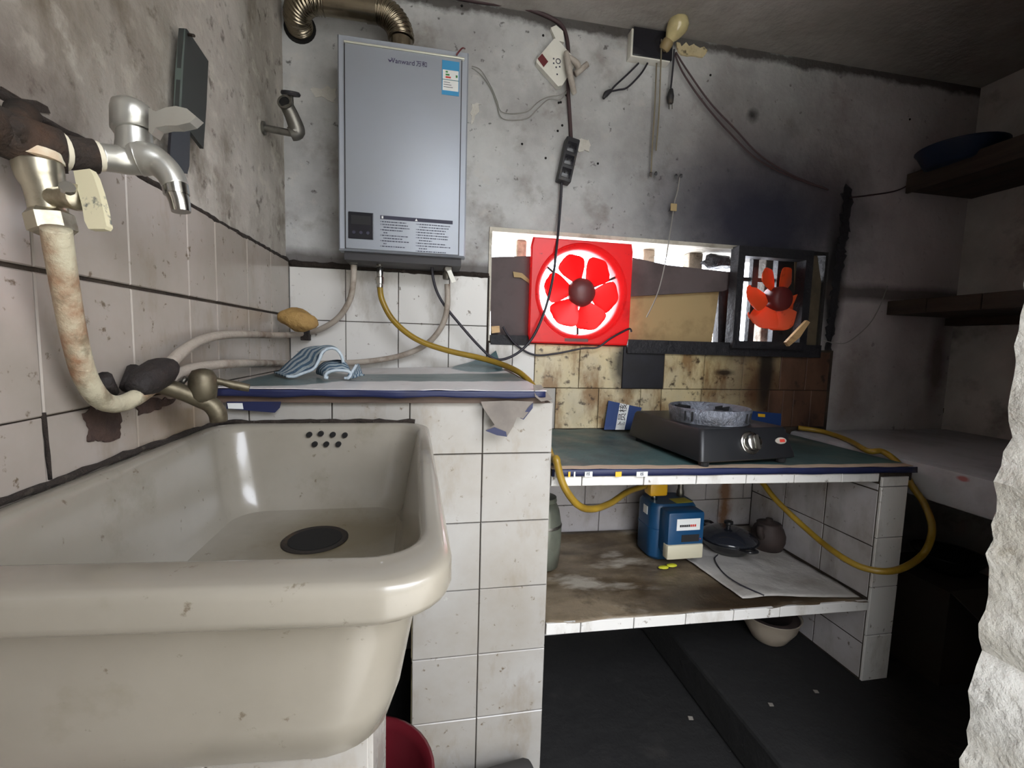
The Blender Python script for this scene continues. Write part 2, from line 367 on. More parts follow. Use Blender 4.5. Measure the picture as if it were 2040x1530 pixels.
def crom(pts, rr, res):
    o = []; ro = []
    for i in range(len(pts)-1):
        p0 = pts[max(i-1, 0)]; p1 = pts[i]; p2 = pts[i+1]; p3 = pts[min(i+2, len(pts)-1)]
        for k in range(res):
            t = k/res
            o.append(.5*((2*p1)+(p2-p0)*t+(2*p0-5*p1+4*p2-p3)*t*t+(3*p1-p0-3*p2+p3)*t**3)); ro.append(rr[i]*(1-t)+rr[i+1]*t)
    o.append(pts[-1]); ro.append(rr[-1]); return o, ro
def rrect(x0, x1, y0, y1, r, z, n=6):
    o = []
    for cx, cy, a0 in ((x1-r, y1-r, 0), (x0+r, y1-r, 90), (x0+r, y0+r, 180), (x1-r, y0+r, 270)):
        for k in range(n+1):
            a = math.radians(a0+90*k/n); o.append(Vector((cx+r*math.cos(a), cy+r*math.sin(a), z)))
    return o
def grid(nx, ny, fn, th=0.):
    v = []; uv = []
    for j in range(ny+1):
        for i in range(nx+1):
            v.append(Vector(fn(i/nx, j/ny))); uv.append((i/nx, j/ny))
    f = [(j*(nx+1)+i, j*(nx+1)+i+1, (j+1)*(nx+1)+i+1, (j+1)*(nx+1)+i) for j in range(ny) for i in range(nx)]
    if th:
        n = len(v); nr = [Vector((0, 0, 0)) for _ in v]
        for q in f:
            a = (v[q[1]]-v[q[0]]).cross(v[q[3]]-v[q[0]])
            for i in q: nr[i] += a
        v += [p-k.normalized()*th if k.length else p for p, k in zip(v, nr)]; uv = uv+uv
        f2 = [tuple(i+n for i in q[::-1]) for q in f]
        W = nx+1; ring = list(range(nx+1))+[j*W+nx for j in range(1, ny+1)]+[ny*W+i for i in range(nx-1, -1, -1)]+[j*W for j in range(ny-1, 0, -1)]
        side = [(ring[k], ring[k]+n, ring[(k+1) % len(ring)]+n, ring[(k+1) % len(ring)]) for k in range(len(ring))]
        f = f+f2+side
    return v, f, uv
def text(name, body, origin, right, upv, size, mt, parent, align='CENTER', ext=.0003):
    cu = bpy.data.curves.new('t', 'FONT'); cu.body = body; cu.size = size; cu.align_x = align; cu.align_y = 'CENTER'; cu.extrude = ext
    to = bpy.data.objects.new('t', cu); COL.objects.link(to)
    dg = bpy.context.evaluated_depsgraph_get(); dg.update()
    me = bpy.data.meshes.new_from_object(to.evaluated_get(dg))
    bpy.data.objects.remove(to); bpy.data.curves.remove(cu)
    r = Vector(right).normalized(); u = Vector(upv).normalized(); n = r.cross(u)
    o3 = Vector(origin)
    vs = [o3+r*v.co.x+u*v.co.y+n*v.co.z for v in me.vertices]; fs = [list(p.vertices) for p in me.polygons]
    bpy.data.meshes.remove(me)
    if not vs: return None
    return build(name, vs, fs, mt, parent)

# tiles: one bevelled slab, mesh shared between alike sizes
TCACHE = {}
T = .155; G = .0022
def tile(parent, mt, axis, u0, u1, v0, v1, face, name='tile', th=.007, jit=.004):
    """axis '-y' faces the camera (u = x, v = z), '+x' / '-x' face sideways (u = y, v = z), '+z' faces up (u = x, v = y)"""
    w_, h_ = round(u1-u0-G, 4), round(v1-v0-G, 4)
    if w_ <= .004 or h_ <= .004: return
    key = (axis, w_, h_, mt, th)
    if key not in TCACHE:
        e = .0014; vs = []
        for d, ins in ((0, 0), (th-e, 0), (th, e)):
            for a, b in ((-1, -1), (1, -1), (1, 1), (-1, 1)):
                u = a*(w_/2-ins); v = b*(h_/2-ins); k = d-th
                vs.append({'-y': (u, -k, v), '+x': (k, u, v), '-x': (-k, u, v), '+z': (u, v, k)}[axis])
        fs = [(8, 9, 10, 11)]+[(r*4+i, r*4+(i+1) % 4, (r+1)*4+(i+1) % 4, (r+1)*4+i) for r in range(2) for i in range(4)]+[(3, 2, 1, 0)]
        me = bpy.data.meshes.new('tile'); me.from_pydata(vs, [], fs)
        bm = bmesh.new(); bm.from_mesh(me); bmesh.ops.recalc_face_normals(bm, faces=bm.faces); bm.to_mesh(me); bm.free()
        me.materials.append(MATS[mt]); TCACHE[key] = me
    uc, vc = (u0+u1)/2, (v0+v1)/2
    loc = {'-y': (uc, face, vc), '+x': (face, uc, vc), '-x': (face, uc, vc), '+z': (uc, vc, face)}[axis]
    o = link(name, TCACHE[key], loc, parent)
    o.rotation_euler = [random.uniform(-jit, jit) for _ in range(3)]
    return o

# ================================================================== THE SETTING
def structure(name, mb, mt, label=None, **k):
    o = mb.obj(name, mt, None, **k); o['kind'] = 'structure'
    if label: o['label'] = label
    return o
CZ = .955
FL = -1.09
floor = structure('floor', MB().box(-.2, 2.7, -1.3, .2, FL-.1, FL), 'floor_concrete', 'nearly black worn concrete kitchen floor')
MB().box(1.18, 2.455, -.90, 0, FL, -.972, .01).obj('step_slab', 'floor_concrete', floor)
ceiling = structure('ceiling', MB().box(-.2, 2.7, -1.85, .2, CZ, CZ+.12), 'plaster_ceiling', 'sooty grey plaster ceiling with dark stains')  # far end added past the doorway as an unseen eave shading the sink

# left wall: plaster above, tile below
wl = structure('wall_left', MB().box(-.18, -.010, -1.6, 0.012, FL, CZ), 'plaster_left', 'stained plaster left wall with white tiles below')
YL = [-.8743+T*k for k in (-3, -2, -1, 0, 1, 2, 2.66, 3.66, 4.66)] + [0.0]
MB().box(-.0105, -.004, -1.55, .0, FL+.01, .158).obj('tile_bed', 'grout', wl)
def ledge(name, pts, r, mt, parent, seed=0):
    ps = []; rr = []
    for i in range(len(pts)-1):
        a, b = Vector(pts[i]), Vector(pts[i+1]); n = max(3, int((b-a).length/.012))
        for k in range(n):
            p = a.lerp(b, k/n); q = mnoise.noise(p*37+Vector((seed, 0, 0)))
            ps.append(p+Vector((0, 0, q*.003))); rr.append(r*(1+.5*mnoise.noise(p*60+Vector((0, seed, 0)))))
    ps.append(Vector(pts[-1])); rr.append(r)
    return MB().tube(ps, rr, 7, smooth=False).obj(name, mt, parent, smooth=True)
rows_l = [(.003, .160), (-T, .0), (-2*T, -T), (-3*T, -2*T), (-4*T, -3*T), (-5*T, -4*T), (-6*T, -5*T)]
for (z0, z1) in rows_l:
    for a, b in zip(YL[:-1], YL[1:]):
        if z1 < -.4 and b > -.48: continue
        tile(wl, 'tile_left', '+x', a, b, z0, z1, 0)
ledge('mortar_ledge', [(-.004, -1.5, .168), (-.004, -.8, .163), (-.004, -.4, .160), (-.004, 0, .163)], .0055, 'mould', wl)
def patch(name, pix, ax, v, mt, parent, th=.0015, rag=0.):
    if rag:
        out = []
        for (xa, ya), (xb, yb) in zip(pix, pix[1:]+pix[:1]):
            n_ = max(1, int(math.hypot(xb-xa, yb-ya)/6))
            for k_ in range(n_):
                q = Vector((xa+(xb-xa)*k_/n_, ya+(yb-ya)*k_/n_, 0))
                out.append((q.x+rag*mnoise.noise(q*.11+Vector((3, 1, 0))), q.y+rag*mnoise.noise(q*.13+Vector((0, 7, 2)))))
        pix = out
    e = {'x': (th, 0, 0), 'y': (0, -th, 0), 'z': (0, 0, th)}[ax]
    return MB().prism([P(x, y, ax, v) for x, y in pix], e).obj(name, mt, parent)
patch('stain', [(163, 825), (182, 812), (215, 818), (243, 812), (240, 845), (236, 872), (215, 882), (188, 880), (170, 878), (178, 858)], 'x', .0005, 'stain_brown', wl, rag=7)
patch('stain', [(272, 800), (300, 792), (352, 795), (335, 808), (300, 822), (275, 826)], 'x', .0005, 'stain_brown', wl, rag=6)
patch('stain', [(0, 172), (40, 196), (70, 200), (92, 212), (98, 226), (60, 222), (0, 200)], 'x', -.0098, 'rusty_iron', wl)
ledge('grout_gap', [P(86, 820, 'x', .0), P(93, 880, 'x', .0), P(100, 955, 'x', 0)], .002, 'mould', wl, 3)

# back wall with the long window opening
WX0, WX1, WZ0, WZ1 = .592, 1.845, -.055, .302
bw = MB()
bw.box(-.18, WX0, .010, .2, FL, CZ).box(WX1, 2.62, .010, .2, FL, CZ).box(WX0, WX1, .010, .2, FL, WZ0).box(WX0, WX1, .010, .2, WZ1, CZ)
wb = structure('wall_back', bw, 'plaster_back', 'grey sooty plaster back wall with window slot and tiles')
MB().box(WX0, WX1, .004, .205, WZ1-.012, WZ1+.001).box(WX0-.001, WX0+.008, .004, .205, WZ0, WZ1-.012).box(WX1-.01, WX1+.001, .004, .205, WZ0, WZ1-.012).obj('window_reveal', 'reveal_plaster', wb)
MB().box(0, WX0, .0045, .0105, -.3, .148).box(WX0, 1.905, .0045, .0105, -1.0, WZ0).obj('tile_bed', 'grout', wb)
cx = [.0, .158, .313, .468, .592]
for z0, z1 in ((-.009, .146), (-.164, -.009)):
    for a, b in zip(cx[:-1], cx[1:]): tile(wb, 'tile_lightened', '-y', a, b, z0, z1, 0)
ledge('mortar_ledge', [(0, .005, .155), (.3, .005, .153), (.592, .005, .150)], .009, 'mould', wb, 2)
MB().box(.588, .594, -.001, .006, -.20, .15).obj('tile_edge', 'mould', wb)
c1 = [.596, .675, .75, .905, 1.06, 1.215, 1.37, 1.525, 1.68, 1.79, 1.89]
for a, b in zip(c1[:-1], c1[1:]):
    mt = 'tile_lightened' if b < .8 else 'tile_greasy'
    if abs(a-1.06) < .01: mt = 'tile_burnt'
    if a > 1.6: mt = 'tile_brown'
    tile(wb, mt, '-y', a, b, -.206, WZ0-.006, 0)
c2 = [.67, .826, .978, 1.132, 1.21, 1.365, 1.52, 1.64, 1.70, 1.745, 1.82, 1.89]
for a, b in zip(c2[:-1], c2[1:]):
    tile(wb, 'tile_white' if b < .85 else ('tile_brown' if a > 1.6 else 'tile_greasy'), '-y', a, b, -.345, -.206, 0)
c3 = [.69, .79, .945, 1.10, 1.255, 1.41, 1.565, 1.60]; c4 = [.69, .845, 1.0, 1.155, 1.31, 1.465, 1.60]
for cc, z0, z1 in ((c3, -.50, -.39), (c3, -.613, -.50), (c4, -.715, -.613)):
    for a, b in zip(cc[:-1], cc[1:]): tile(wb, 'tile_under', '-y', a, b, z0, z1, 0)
patch('soot_crack', [(1678, 376), (1688, 370), (1698, 384), (1694, 420), (1690, 470), (1680, 520), (1668, 600), (1658, 680), (1648, 760), (1638, 852), (1626, 850), (1636, 760), (1646, 680), (1654, 600), (1664, 520), (1674, 470), (1678, 420)], 'y', .0098, 'soot_metal', wb, .002, rag=9)
for x, y in ((1113, 205), (1082, 71), (1117, 204), (1120, 250), (1111, 261), (1131, 274), (1040, 287), (1087, 315), (1191, 326), (1128, 190), (920, 12), (1415, 150), (1812, 238)):
    MB().lathe([(.0042, 0), (.003, .003)], P(x, y, 'y', .0105)+Vector((0, 0, 0)), (0, -1, 0), 7).obj('nail_hole', 'black_hole', wb)
patch('peeled_plaster', [(620, 178), (650, 172), (668, 175), (668, 205), (640, 195), (622, 190)], 'y', .0098, 'plaster_jamb', wb, rag=8)
patch('peeled_plaster', [(938, 205), (957, 206), (953, 225), (945, 240), (938, 250)], 'y', .0098, 'plaster_jamb', wb, rag=8)
patch('peeled_plaster', [(1146, 280), (1165, 276), (1178, 288), (1172, 300), (1152, 303)], 'y', .0098, 'plaster_jamb', wb, .004, rag=8)
patch('peeled_plaster', [(1345, 90), (1385, 92), (1412, 103), (1398, 114), (1370, 112), (1350, 108)], 'y', .0098, 'tile_greasy', wb, .006, rag=8)
patch('wall_socket_hole', [(1879, 813), (1898, 813), (1898, 829), (1879, 829)], 'y', .0098, 'stain_brown', wb)

wr = structure('wall_right', MB().box(2.46, 2.62, -1.35, .01, FL, CZ), 'plaster_right', 'dark plaster right wall behind the shelves')

# doorway wall on the right of the camera: broken rough edge
prof = []
zz = CZ; i = 0
edge = []
n = 90
for k in range(n+1):
    z = FL+(CZ-FL)*k/n
    x = 1.258 + .014*mnoise.noise(Vector((0, 0, z*9)))+.013*mnoise.noise(Vector((3, 0, z*26)))+.007*mnoise.noise(Vector((3, 5, z*83)))
    edge.append((x, z))
mb = MB()
ny = 8; rs = []
for x, z in edge:
    row = [Vector((2.62, -.92, z))]
    for j in range(ny+1):
        t = j/ny; y = -.92-.26*t
        row.append(Vector((x+.016*t**.5*0+.007*mnoise.noise(Vector((z*22, y*22, 1)))+.004*mnoise.noise(Vector((z*70, y*70, 2))), y+(.006*mnoise.noise(Vector((z*30, 4, 1))) if j == 0 else 0), z)))
    row.append(Vector((2.62, -1.18, z)))
    rs.append(row)
mb.rings(rs)
structure('wall_front', mb, 'plaster_jamb', 'pale rough-edged plaster door jamb at right edge', smooth=True, angle=50)

# added unseen yard behind the camera, open to the sky, shaped for the light
YH = 1.45
pw = MB().box(-1.8, -1.65, -4.6, -1.6, FL, YH).box(-1.65, -.18, -1.75, -1.6, FL, YH).box(3.85, 4.0, -4.6, -1.18, FL, YH).box(-1.65, 3.85, -4.6, -4.5, FL, YH).box(2.62, 3.85, -1.33, -1.18, FL, YH)
pw.box(-.18, .42, -1.75, -1.6, FL, YH)  # added wall stub close behind the camera, keeps light off the sink front
structure('wall_yard_added', pw, 'plaster_jamb', 'added unseen pale yard walls shaping the light behind the doorway')
structure('floor_yard_added', MB().box(-1.65, 3.85, -4.5, -1.3, FL-.1, FL), 'yard_ground', 'added unseen pale yard ground bouncing light through the doorway')

# ================================================================== SINK
sk = thing('ceramic_sink', 'large white glazed ceramic trough sink fixed in the left corner', 'sink', (.21, -.8, -.42))
def skew(r):
    for p in r:
        t = (-.484-p.y)/.63
        p.y -= .085*(p.x-.25)*t; p.x += (t-1)*.022*(p.x/.43)
    return r
R_ = [(.05, .365, -1.05, -.51, .05, -.425), (.036, .377, -1.066, -.498, .055, -.408), (.024, .388, -1.079, -.490, .06, -.37), (.014, .400, -1.088, -.486, .06, -.300), (.011, .404, -1.092, -.486, .06, -.278), (.010, .406, -1.094, -.486, .06, -.272),
      (.006, .415, -1.102, -.485, .06, -.2675), (.003, .425, -1.111, -.484, .06, -.2645), (.002, .4285, -1.1145, -.484, .06, -.261), (.002, .4300, -1.116, -.484, .06, -.256), (.002, .4300, -1.116, -.484, .06, -.241), (.0025, .4290, -1.115, -.4845, .059, -.2365), (.0035, .4265, -1.1125, -.4855, .058, -.2335), (.006, .423, -1.109, -.488, .057, -.2322),
      (.010, .420, -1.100, -.492, .055, -.232), (.022, .413, -1.076, -.503, .050, -.2320), (.025, .409, -1.071, -.507, .050, -.2335), (.028, .4055, -1.0665, -.511, .052, -.238), (.031, .403, -1.064, -.514, .053, -.246), (.048, .386, -1.052, -.530, .055, -.33), (.056, .379, -1.044, -.538, .055, -.372),
      (.068, .368, -1.032, -.550, .05, -.389), (.09, .345, -1.01, -.572, .045, -.396), (.15, .28, -.75, -.62, .04, -.398)]
mb = MB(); mb.rings([skew(rrect(*r, n=8)) for r in R_], True, True)
mb.obj('basin', 'ceramic', sk, smooth=True, angle=35)
dc = Vector((.224, -.668, -.3975))
dr = MB().lathe([(.052, -.002), (.052, .0015), (.049, .0035), (.045, .002), (.043, .0012)], dc, n=36).obj('drain', 'drain_dark', sk, smooth=True, angle=40, label='dark rusty drain opening')
MB().lathe([(.042, 0), (.042, .0022)], dc, n=30).obj('drain_hole', 'black_hole', dr)
for x, y in ((616, 866), (639, 864), (663, 866), (687, 867), (627, 885), (650, 885), (674, 885)):
    p = P(x, y, 'y', -.53)
    yy = -.516-.014*(-.247-p.z)/.083
    p = P(x, y, 'y', yy-.002)
    MB().lathe([(.0052, -.004), (.0052, .0026)], p, (0, -1, 0), 14).obj('overflow_hole', 'black_hole', sk)
ledge('mould_seam', [(.003, -1.10, -.230), (.003, -.9, -.228), (.004, -.6, -.229), (.006, -.487, -.230), (.1, -.485, -.230), (.38, -.485, -.231)], .0045, 'mould', sk, 4)
sp = thing('sink_pedestal', 'white tiled brick pedestal standing under the ceramic sink', 'pedestal', (.2, -.92, FL))
MB().box(.05, .348, -.99, -.85, FL, -.428).obj('brick_core', 'grout', sp)
for z0 in (-1.08, -.925, -.77, -.615):
    z1 = min(z0+T, -.43)
    tile(sp, 'tile_white', '-y', .05, .20, z0, z1, -.996); tile(sp, 'tile_white', '-y', .20, .352, z0, z1, -.996)
    tile(sp, 'tile_white', '+x', -.99, -.85, z0, z1, .355)
tile(sp, 'tile_white', '-y', .05, .20, -.46, -.43, -.996); tile(sp, 'tile_white', '-y', .20, .352, -.46, -.43, -.996); 

# ================================================================== TILED COUNTER behind the sink
ct = thing('tiled_counter', 'white tiled masonry counter and pier behind the sink', 'counter', (.53, -.24, FL))
MB().box(.002, .675, -.477, -.008, -.43, -.190).box(.381, .675, -.477, -.008, FL+.002, -.43).obj('masonry_body', 'grout', ct)
cxs = [.002, .059, .214, .369, .524, .681]
zr = [-.190, -.3036, -.4586, -.6136, -.7686, -.9236, -1.0786]
for z1, z0 in zip(zr[:-1], zr[1:]):
    for a, b in zip(cxs[:-1], cxs[1:]):
        if z1 < -.44 and b < .5: continue
        tile(ct, 'tile_white', '-y', max(a, .377) if z1 < -.44 else a, b, z0, z1, -.483)
for z1, z0 in zip(zr[2:-1], zr[3:]):
    for k in range(3): tile(ct, 'tile_greasy', '-x', -.477+k*T, -.477+(k+1)*T, z0, z1, .3755)
for z1, z0 in zip(zr[:-1], zr[1:]):
    for k in range(3): tile(ct, 'tile_white', '+x', -.477+k*T, -.477+(k+1)*T, z0, z1, .682)

bd = thing('counter_board', 'wooden board in worn vinyl covering lying on the tiled counter', 'board', (.33, -.25, -.19))
build('plank', [(x, y, z+(.003+.018*(x/.657))*(1 if y > -.1 else 0)*(1 if z > -.18 else 0)) for z in (-.190, -.166) for y in (-.497, -.008) for x in (.004, .657)], [(0, 2, 3, 1), (4, 5, 7, 6), (0, 1, 5, 4), (2, 6, 7, 3), (0, 4, 6, 2), (1, 3, 7, 5)], 'wood_board', bd)
def vy(u, v):
    x = .004+.654*u; y = -.505+.49*v
    z = -.162+v*(.006+.020*u)+.0025*mnoise.noise(Vector((x*9, y*9, 0)))+.0015*mnoise.noise(Vector((x*25, y*14, 3)))
    if u > .72 and v > .8: z += .05*(u-.72)/.28*(v-.8)/.2
    y += .006*mnoise.noise(Vector((x*14, 0, 0)))*(1-v)
    if u > .9: x -= .04*(u-.9)/.1*v
    return (x, y, max(z, -.1645))
v, f, uv = grid(44, 26, vy, .0015)
build('vinyl_sheet', v, f, 'vinyl_board', bd, smooth=True, angle=50)
def vfr(u, v):
    x = .01+.645*u; dz = .014+.005*mnoise.noise(Vector((x*13, 2, 0)))
    return (x, -.5062+.006*mnoise.noise(Vector((x*14, 0, 0)))*(1-v)-.001, -.163-dz*v)
v, f, uv = grid(40, 3, vfr, .0012)
build('front_edge', v, f, 'vinyl_blue', bd, smooth=True, label='dark blue vinyl edge')
fl = [(958, 800), (1010, 798), (1062, 800), (1060, 812), (1042, 834), (1030, 830), (1022, 850), (1010, 869), (990, 866), (967, 857), (985, 846), (962, 812)]
MB().prism([P(x, y, 'y', -.510-.012*(y-800)/70) for x, y in fl], (0, -.0015, 0)).obj('torn_flap', 'vinyl_back', bd, label='torn grey vinyl flap hanging down')
MB().prism([P(x, y, 'y', -.5235) for x, y in ((967, 858), (985, 851), (1008, 860), (1010, 870), (990, 867))], (0, -.001, 0)).obj('flap_tip', 'vinyl_blue', bd)
MB().prism([P(x, y, 'y', -.514) for x, y in ((1062, 802), (1061, 813), (1043, 836), (1036, 833), (1052, 812))], (0, -.001, 0)).obj('flap_tip', 'vinyl_blue', bd)
MB().prism([P(1062, 768, 'y', -.5), P(1078, 768, 'y', -.48), P(1100, 796, 'y', -.49), P(1078, 800, 'y', -.51), P(1066, 790, 'y', -.512)], (0, 0, .0015)).obj('curled_corner', 'vinyl_back', bd)
MB().prism([P(x, y, 'y', -.4985) for x, y in ((452, 800), (560, 800), (558, 812), (548, 822), (500, 818), (452, 814))], (0, -.0015, 0)).obj('banner_scrap', 'vinyl_blue', bd)
MB().prism([P(x, y, 'y', -.5005) for x, y in ((453, 803), (483, 803), (485, 815), (455, 814))], (0, -.0008, 0)).obj('banner_print', 'print_white', bd)

# ================================================================== TILED STOVE TABLE
tb = thing('tiled_table', 'low white tiled masonry cooking bench with a lower shelf', 'table', (1.2, -.24, FL))
def tz(x): return -.346-.018*(x-.69)
def slab(name, x0, x1, y0, y1, zt, zb, mt, dz=.018):
    k = lambda x: -dz*(x-.69)
    v = [(x, y, z+k(x)) for z in (zb, zt) for y in (y0, y1) for x in (x0, x1)]
    return build(name, v, [(0, 2, 3, 1), (4, 5, 7, 6), (0, 1, 5, 4), (2, 6, 7, 3), (0, 4, 6, 2), (1, 3, 7, 5)], mt, tb)
slab('top_slab', .684, 1.704, -.464, -.001, -.350, -.385, 'grout')
slab('shelf_slab', .684, 1.600, -.464, -.001, -.722, -.748, 'grout')
MB().box(1.601, 1.688, -.464, -.001, -.972, -.404).obj('side_wall', 'grout', tb)
ax_ = [P(x, 955, 'y', -.47).x for x in (1283, 1388, 1487, 1583, 1677, 1752)]
xs = [.685, .79]+ax_[0:]
xs = [.685, ax_[0]-T, ax_[0]]+ax_[1:]
for a, b in zip(xs[:-1], xs[1:]):
    zc = -.018*((a+b)/2-.69); o = tile(tb, 'tile_lightened', '-y', a, b, -.387+zc, -.362+zc, -.470); o.rotation_euler.y = math.radians(1.03)
sx = [.686]+[P(x, 1225, 'y', -.47).x for x in (1158, 1264, 1367, 1462, 1554, 1648)]
sx[-1] = 1.598
for a, b in zip(sx[:-1], sx[1:]):
    if b-a < .02: continue
    zc = -.018*((a+b)/2-.69); o = tile(tb, 'tile_lightened', '-y', a, b, -.749+zc, -.719+zc, -.470); o.rotation_euler.y = math.radians(1.03)
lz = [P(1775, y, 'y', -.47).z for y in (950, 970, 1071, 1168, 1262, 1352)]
for z1, z0 in zip(lz[:-1], lz[1:]): tile(tb, 'tile_lightened', '-y', 1.602, 1.690, z0, z1, -.470)
for z1, z0 in ((-.41, -.43), (-.43, -.585), (-.585, -.732), (-.768, -.865), (-.865, -.968)):
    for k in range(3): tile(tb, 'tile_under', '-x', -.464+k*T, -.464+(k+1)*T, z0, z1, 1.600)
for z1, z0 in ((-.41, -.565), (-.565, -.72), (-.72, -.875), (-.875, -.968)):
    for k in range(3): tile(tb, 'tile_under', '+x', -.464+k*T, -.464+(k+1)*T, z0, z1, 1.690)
# vinyl on the table
vc = thing('table_vinyl', 'greasy green vinyl cover spread over the tiled cooking bench', 'tablecloth', (1.2, -.24, -.36))
def vt(u, v):
    x = .686+1.018*u; y = -.470+.464*v
    z = tz(x)+.0015+.002*max(0, mnoise.noise(Vector((x*8, y*8, 0))))+.0015*max(0, mnoise.noise(Vector((x*22, y*22, 0))))
    if v > .93: z += .012*(v-.93)/.07*max(0, mnoise.noise(Vector((x*7, 1, 0)))+.2)
    return (x, y+.008*mnoise.noise(Vector((x*12, 0, 5)))*(1-v), z)
v, f, uv = grid(60, 26, vt, .0012)
build('vinyl_sheet', v, f, 'vinyl_table', vc, smooth=True, angle=50)
def ve(u, v):
    x = .686+1.02*u
    return (x, -.4745+.008*mnoise.noise(Vector((x*12, 0, 5)))*(1-v)*.4-.001, tz(x)+.0015-(.016+.004*mnoise.noise(Vector((x*9, 3, 0))))*v)
v, f, uv = grid(50, 2, ve, .001)
build('front_edge', v, f, 'vinyl_blue', vc, smooth=True, label='dark blue vinyl edge with white lettering')
for x0, x1, mt in ((1165, 1180, 'print_white'), (1226, 1238, 'meter_yellow'), (1268, 1290, 'print_white'), (1105, 1112, 'print_white'), (1132, 1136, 'meter_yellow'), (1143, 1146, 'print_white')):
    a = P(x0, 945, 'y', -.4785); b = P(x1, 945, 'y', -.4785)
    MB().box(a.x, b.x, -.4792, -.478, a.z-.006, a.z+.006).obj('edge_print', mt, vc)
for x in (1172, 1279): text('lettering', '核', P(x, 945, 'y', -.4797), (1, 0, 0), (0, 0, 1), .010, 'ink_dark', vc)
# oilcloth on shelf
oc = thing('shelf_oilcloth', 'crumpled brown-stained oilcloth lying on the lower bench shelf', 'cloth', (1.1, -.24, -.73))
def vo(u, v):
    x = .688+.905*u; y = -.468+.46*v
    n = max(0, mnoise.noise(Vector((x*7, y*9, 0))))*.008+max(0, mnoise.noise(Vector((x*18+y*6, y*24, 2))))*.004
    if v > .9: n += .02*(v-.9)/.1
    return (x, y+.012*mnoise.noise(Vector((x*11, 0, 9)))*(1-v), -.7205-.018*(x-.69)+n)
v, f, uv = grid(64, 34, vo, .0012)
build('cloth_sheet', v, f, 'oilcloth', oc, smooth=True)
def vo2(u, v):
    x = 1.24+.34*u-.05*v*(1-u); y = -.43+.38*v-.03*u*(1-v)
    n = max(0, mnoise.noise(Vector((x*7, y*9, 0))))*.008+max(0, mnoise.noise(Vector((x*18+y*6, y*24, 2))))*.004
    return (x, y, -.7165-.018*(x-.69)+n+.003+.006*max(0, mnoise.noise(Vector((x*12, y*6, 7)))))
v, f, uv = grid(30, 26, vo2, .001)
build('plastic_sheet', v, f, 'oilcloth_white', oc, smooth=True, label='paler plastic sheet')
SZ = lambda x: -.7195-.018*(x-.69)

# ================================================================== WATER HEATER
hx0, hx1, hz0, hz1, hy = .1655, .505, .176, .722, -.150
ht = thing('gas_water_heater', 'silver grey gas water heater hung on the back wall', 'water heater', (.335, -.08, .16))
MB().box(hx0+.006, hx1-.006, -.128, .009, hz0+.006, hz1-.006, .006).obj('casing', 'heater_side', ht, smooth=True, angle=40)
def hring(ins, y): return [Vector((hx0+ins, y, hz0+ins)), Vector((hx1-ins, y, hz0+ins)), Vector((hx1-ins, y, hz1-ins)), Vector((hx0+ins, y, hz1-ins))]
MB().rings([hring(.0, -.098), hring(.0, -.136), hring(.004, -.142)]).obj('front_cover', 'heater_front', ht)
MB().box(hx0+.020, hx1-.020, -.1505, -.141, hz0+.004, hz1-.026, .002).obj('front_panel', 'heater_front', ht, smooth=True, angle=40)
MB().box(hx0+.018, hx1-.012, -.153, -.141, hz1-.026, hz1-.0215, .001).obj('trim_strip', 'heater_trim', ht)
for x in (hx0+.0175, hx1-.0195): MB().box(x, x+.0018, -.1462, -.1415, hz0+.004, hz1-.026).obj('panel_groove', 'heater_base', ht)
MB().box(hx0+.012, hx1-.010, -.125, .0, hz0-.022, hz0+.008).obj('base_pan', 'heater_base', ht)
# control panel, print, labels
fy = -.1508
cp = MB().box(.1925, .257, -.1535, fy, .1875+.018, .263+.012, .0015).obj('control_panel', 'panel_black', ht)
MB().box(.200, .250, -.1542, -.1534, .243, .266).obj('display', 'ink_black', cp)
for k in range(3): MB().lathe([(.0045, 0), (.004, .0012)], (.207+.018*k, -.1535, .222), (0, -1, 0), 12).obj('button', 'ink_dark', cp)
pr = MB().box(.2745, .468, fy-.0006, fy+.0005, .262, .2715).obj('print_bar', 'ink_dark', ht)
MB().box(.278, .2825, fy-.0011, fy-.0005, .2635, .270).obj('bar_icon', 'print_white', pr)
MB().prism([(.366, fy-.0006, .2635), (.373, fy-.0006, .2635), (.3695, fy-.0006, .270)], (0, -.0005, 0)).obj('bar_icon', 'print_white', pr)
random.seed(11)
mbd = MB()
def lines(x0, x1, z0, dz, n, skip):
    for k in range(n):
        z = z0-dz*k; x = x0+(.004 if k in skip else 0)
        if k not in skip: mbd.box(x0-.004, x0-.0022, fy-.0005, fy+.0003, z-.0008, z+.0008)
        end = x1-random.random()*.02-(.05 if k in skip and random.random() > .5 else 0)
        while x < end:
            w_ = random.uniform(.0015, .007); mbd.box(x, min(x+w_, end), fy-.0005, fy+.0003, z-.0011, z+.0011); x += w_+random.uniform(.0006, .0022)
lines(.279, .352, .2555, .0072, 10, (2, 4, 6, 8)); lines(.373, .466, .2555, .0072, 11, (1, 6, 9))
mbd.obj('small_print', 'ink_dark', ht)
text('lettering', 'Vanward', (.332, fy-.0003, .668), (1, 0, 0), (0, 0, 1), .017, 'ink_purple', ht)
text('lettering', '万和', (.380, fy-.0003, .668), (1, 0, 0), (0, 0, 1), .015, 'ink_purple', ht)
MB().prism([(.293, fy-.0003, .671), (.297, fy-.0003, .664), (.300, fy-.0003, .664), (.308, fy-.0003, .675), (.301, fy-.0003, .668), (.2985, fy-.0003, .668)], (0, -.0005, 0)).obj('logo_tick', 'ink_purple', ht)
lb = MB().box(.4335, .4795, fy-.0008, fy+.0004, .600, .687).obj('energy_label', 'label_blue', ht, label='blue and white energy label')
MB().box(.4355, .4775, fy-.0013, fy-.0007, .611, .663).obj('label_field', 'print_white', lb)
MB().box(.4335, .4795, fy-.0016, fy-.0012, .6375, .639).obj('label_rule', 'label_teal', lb)
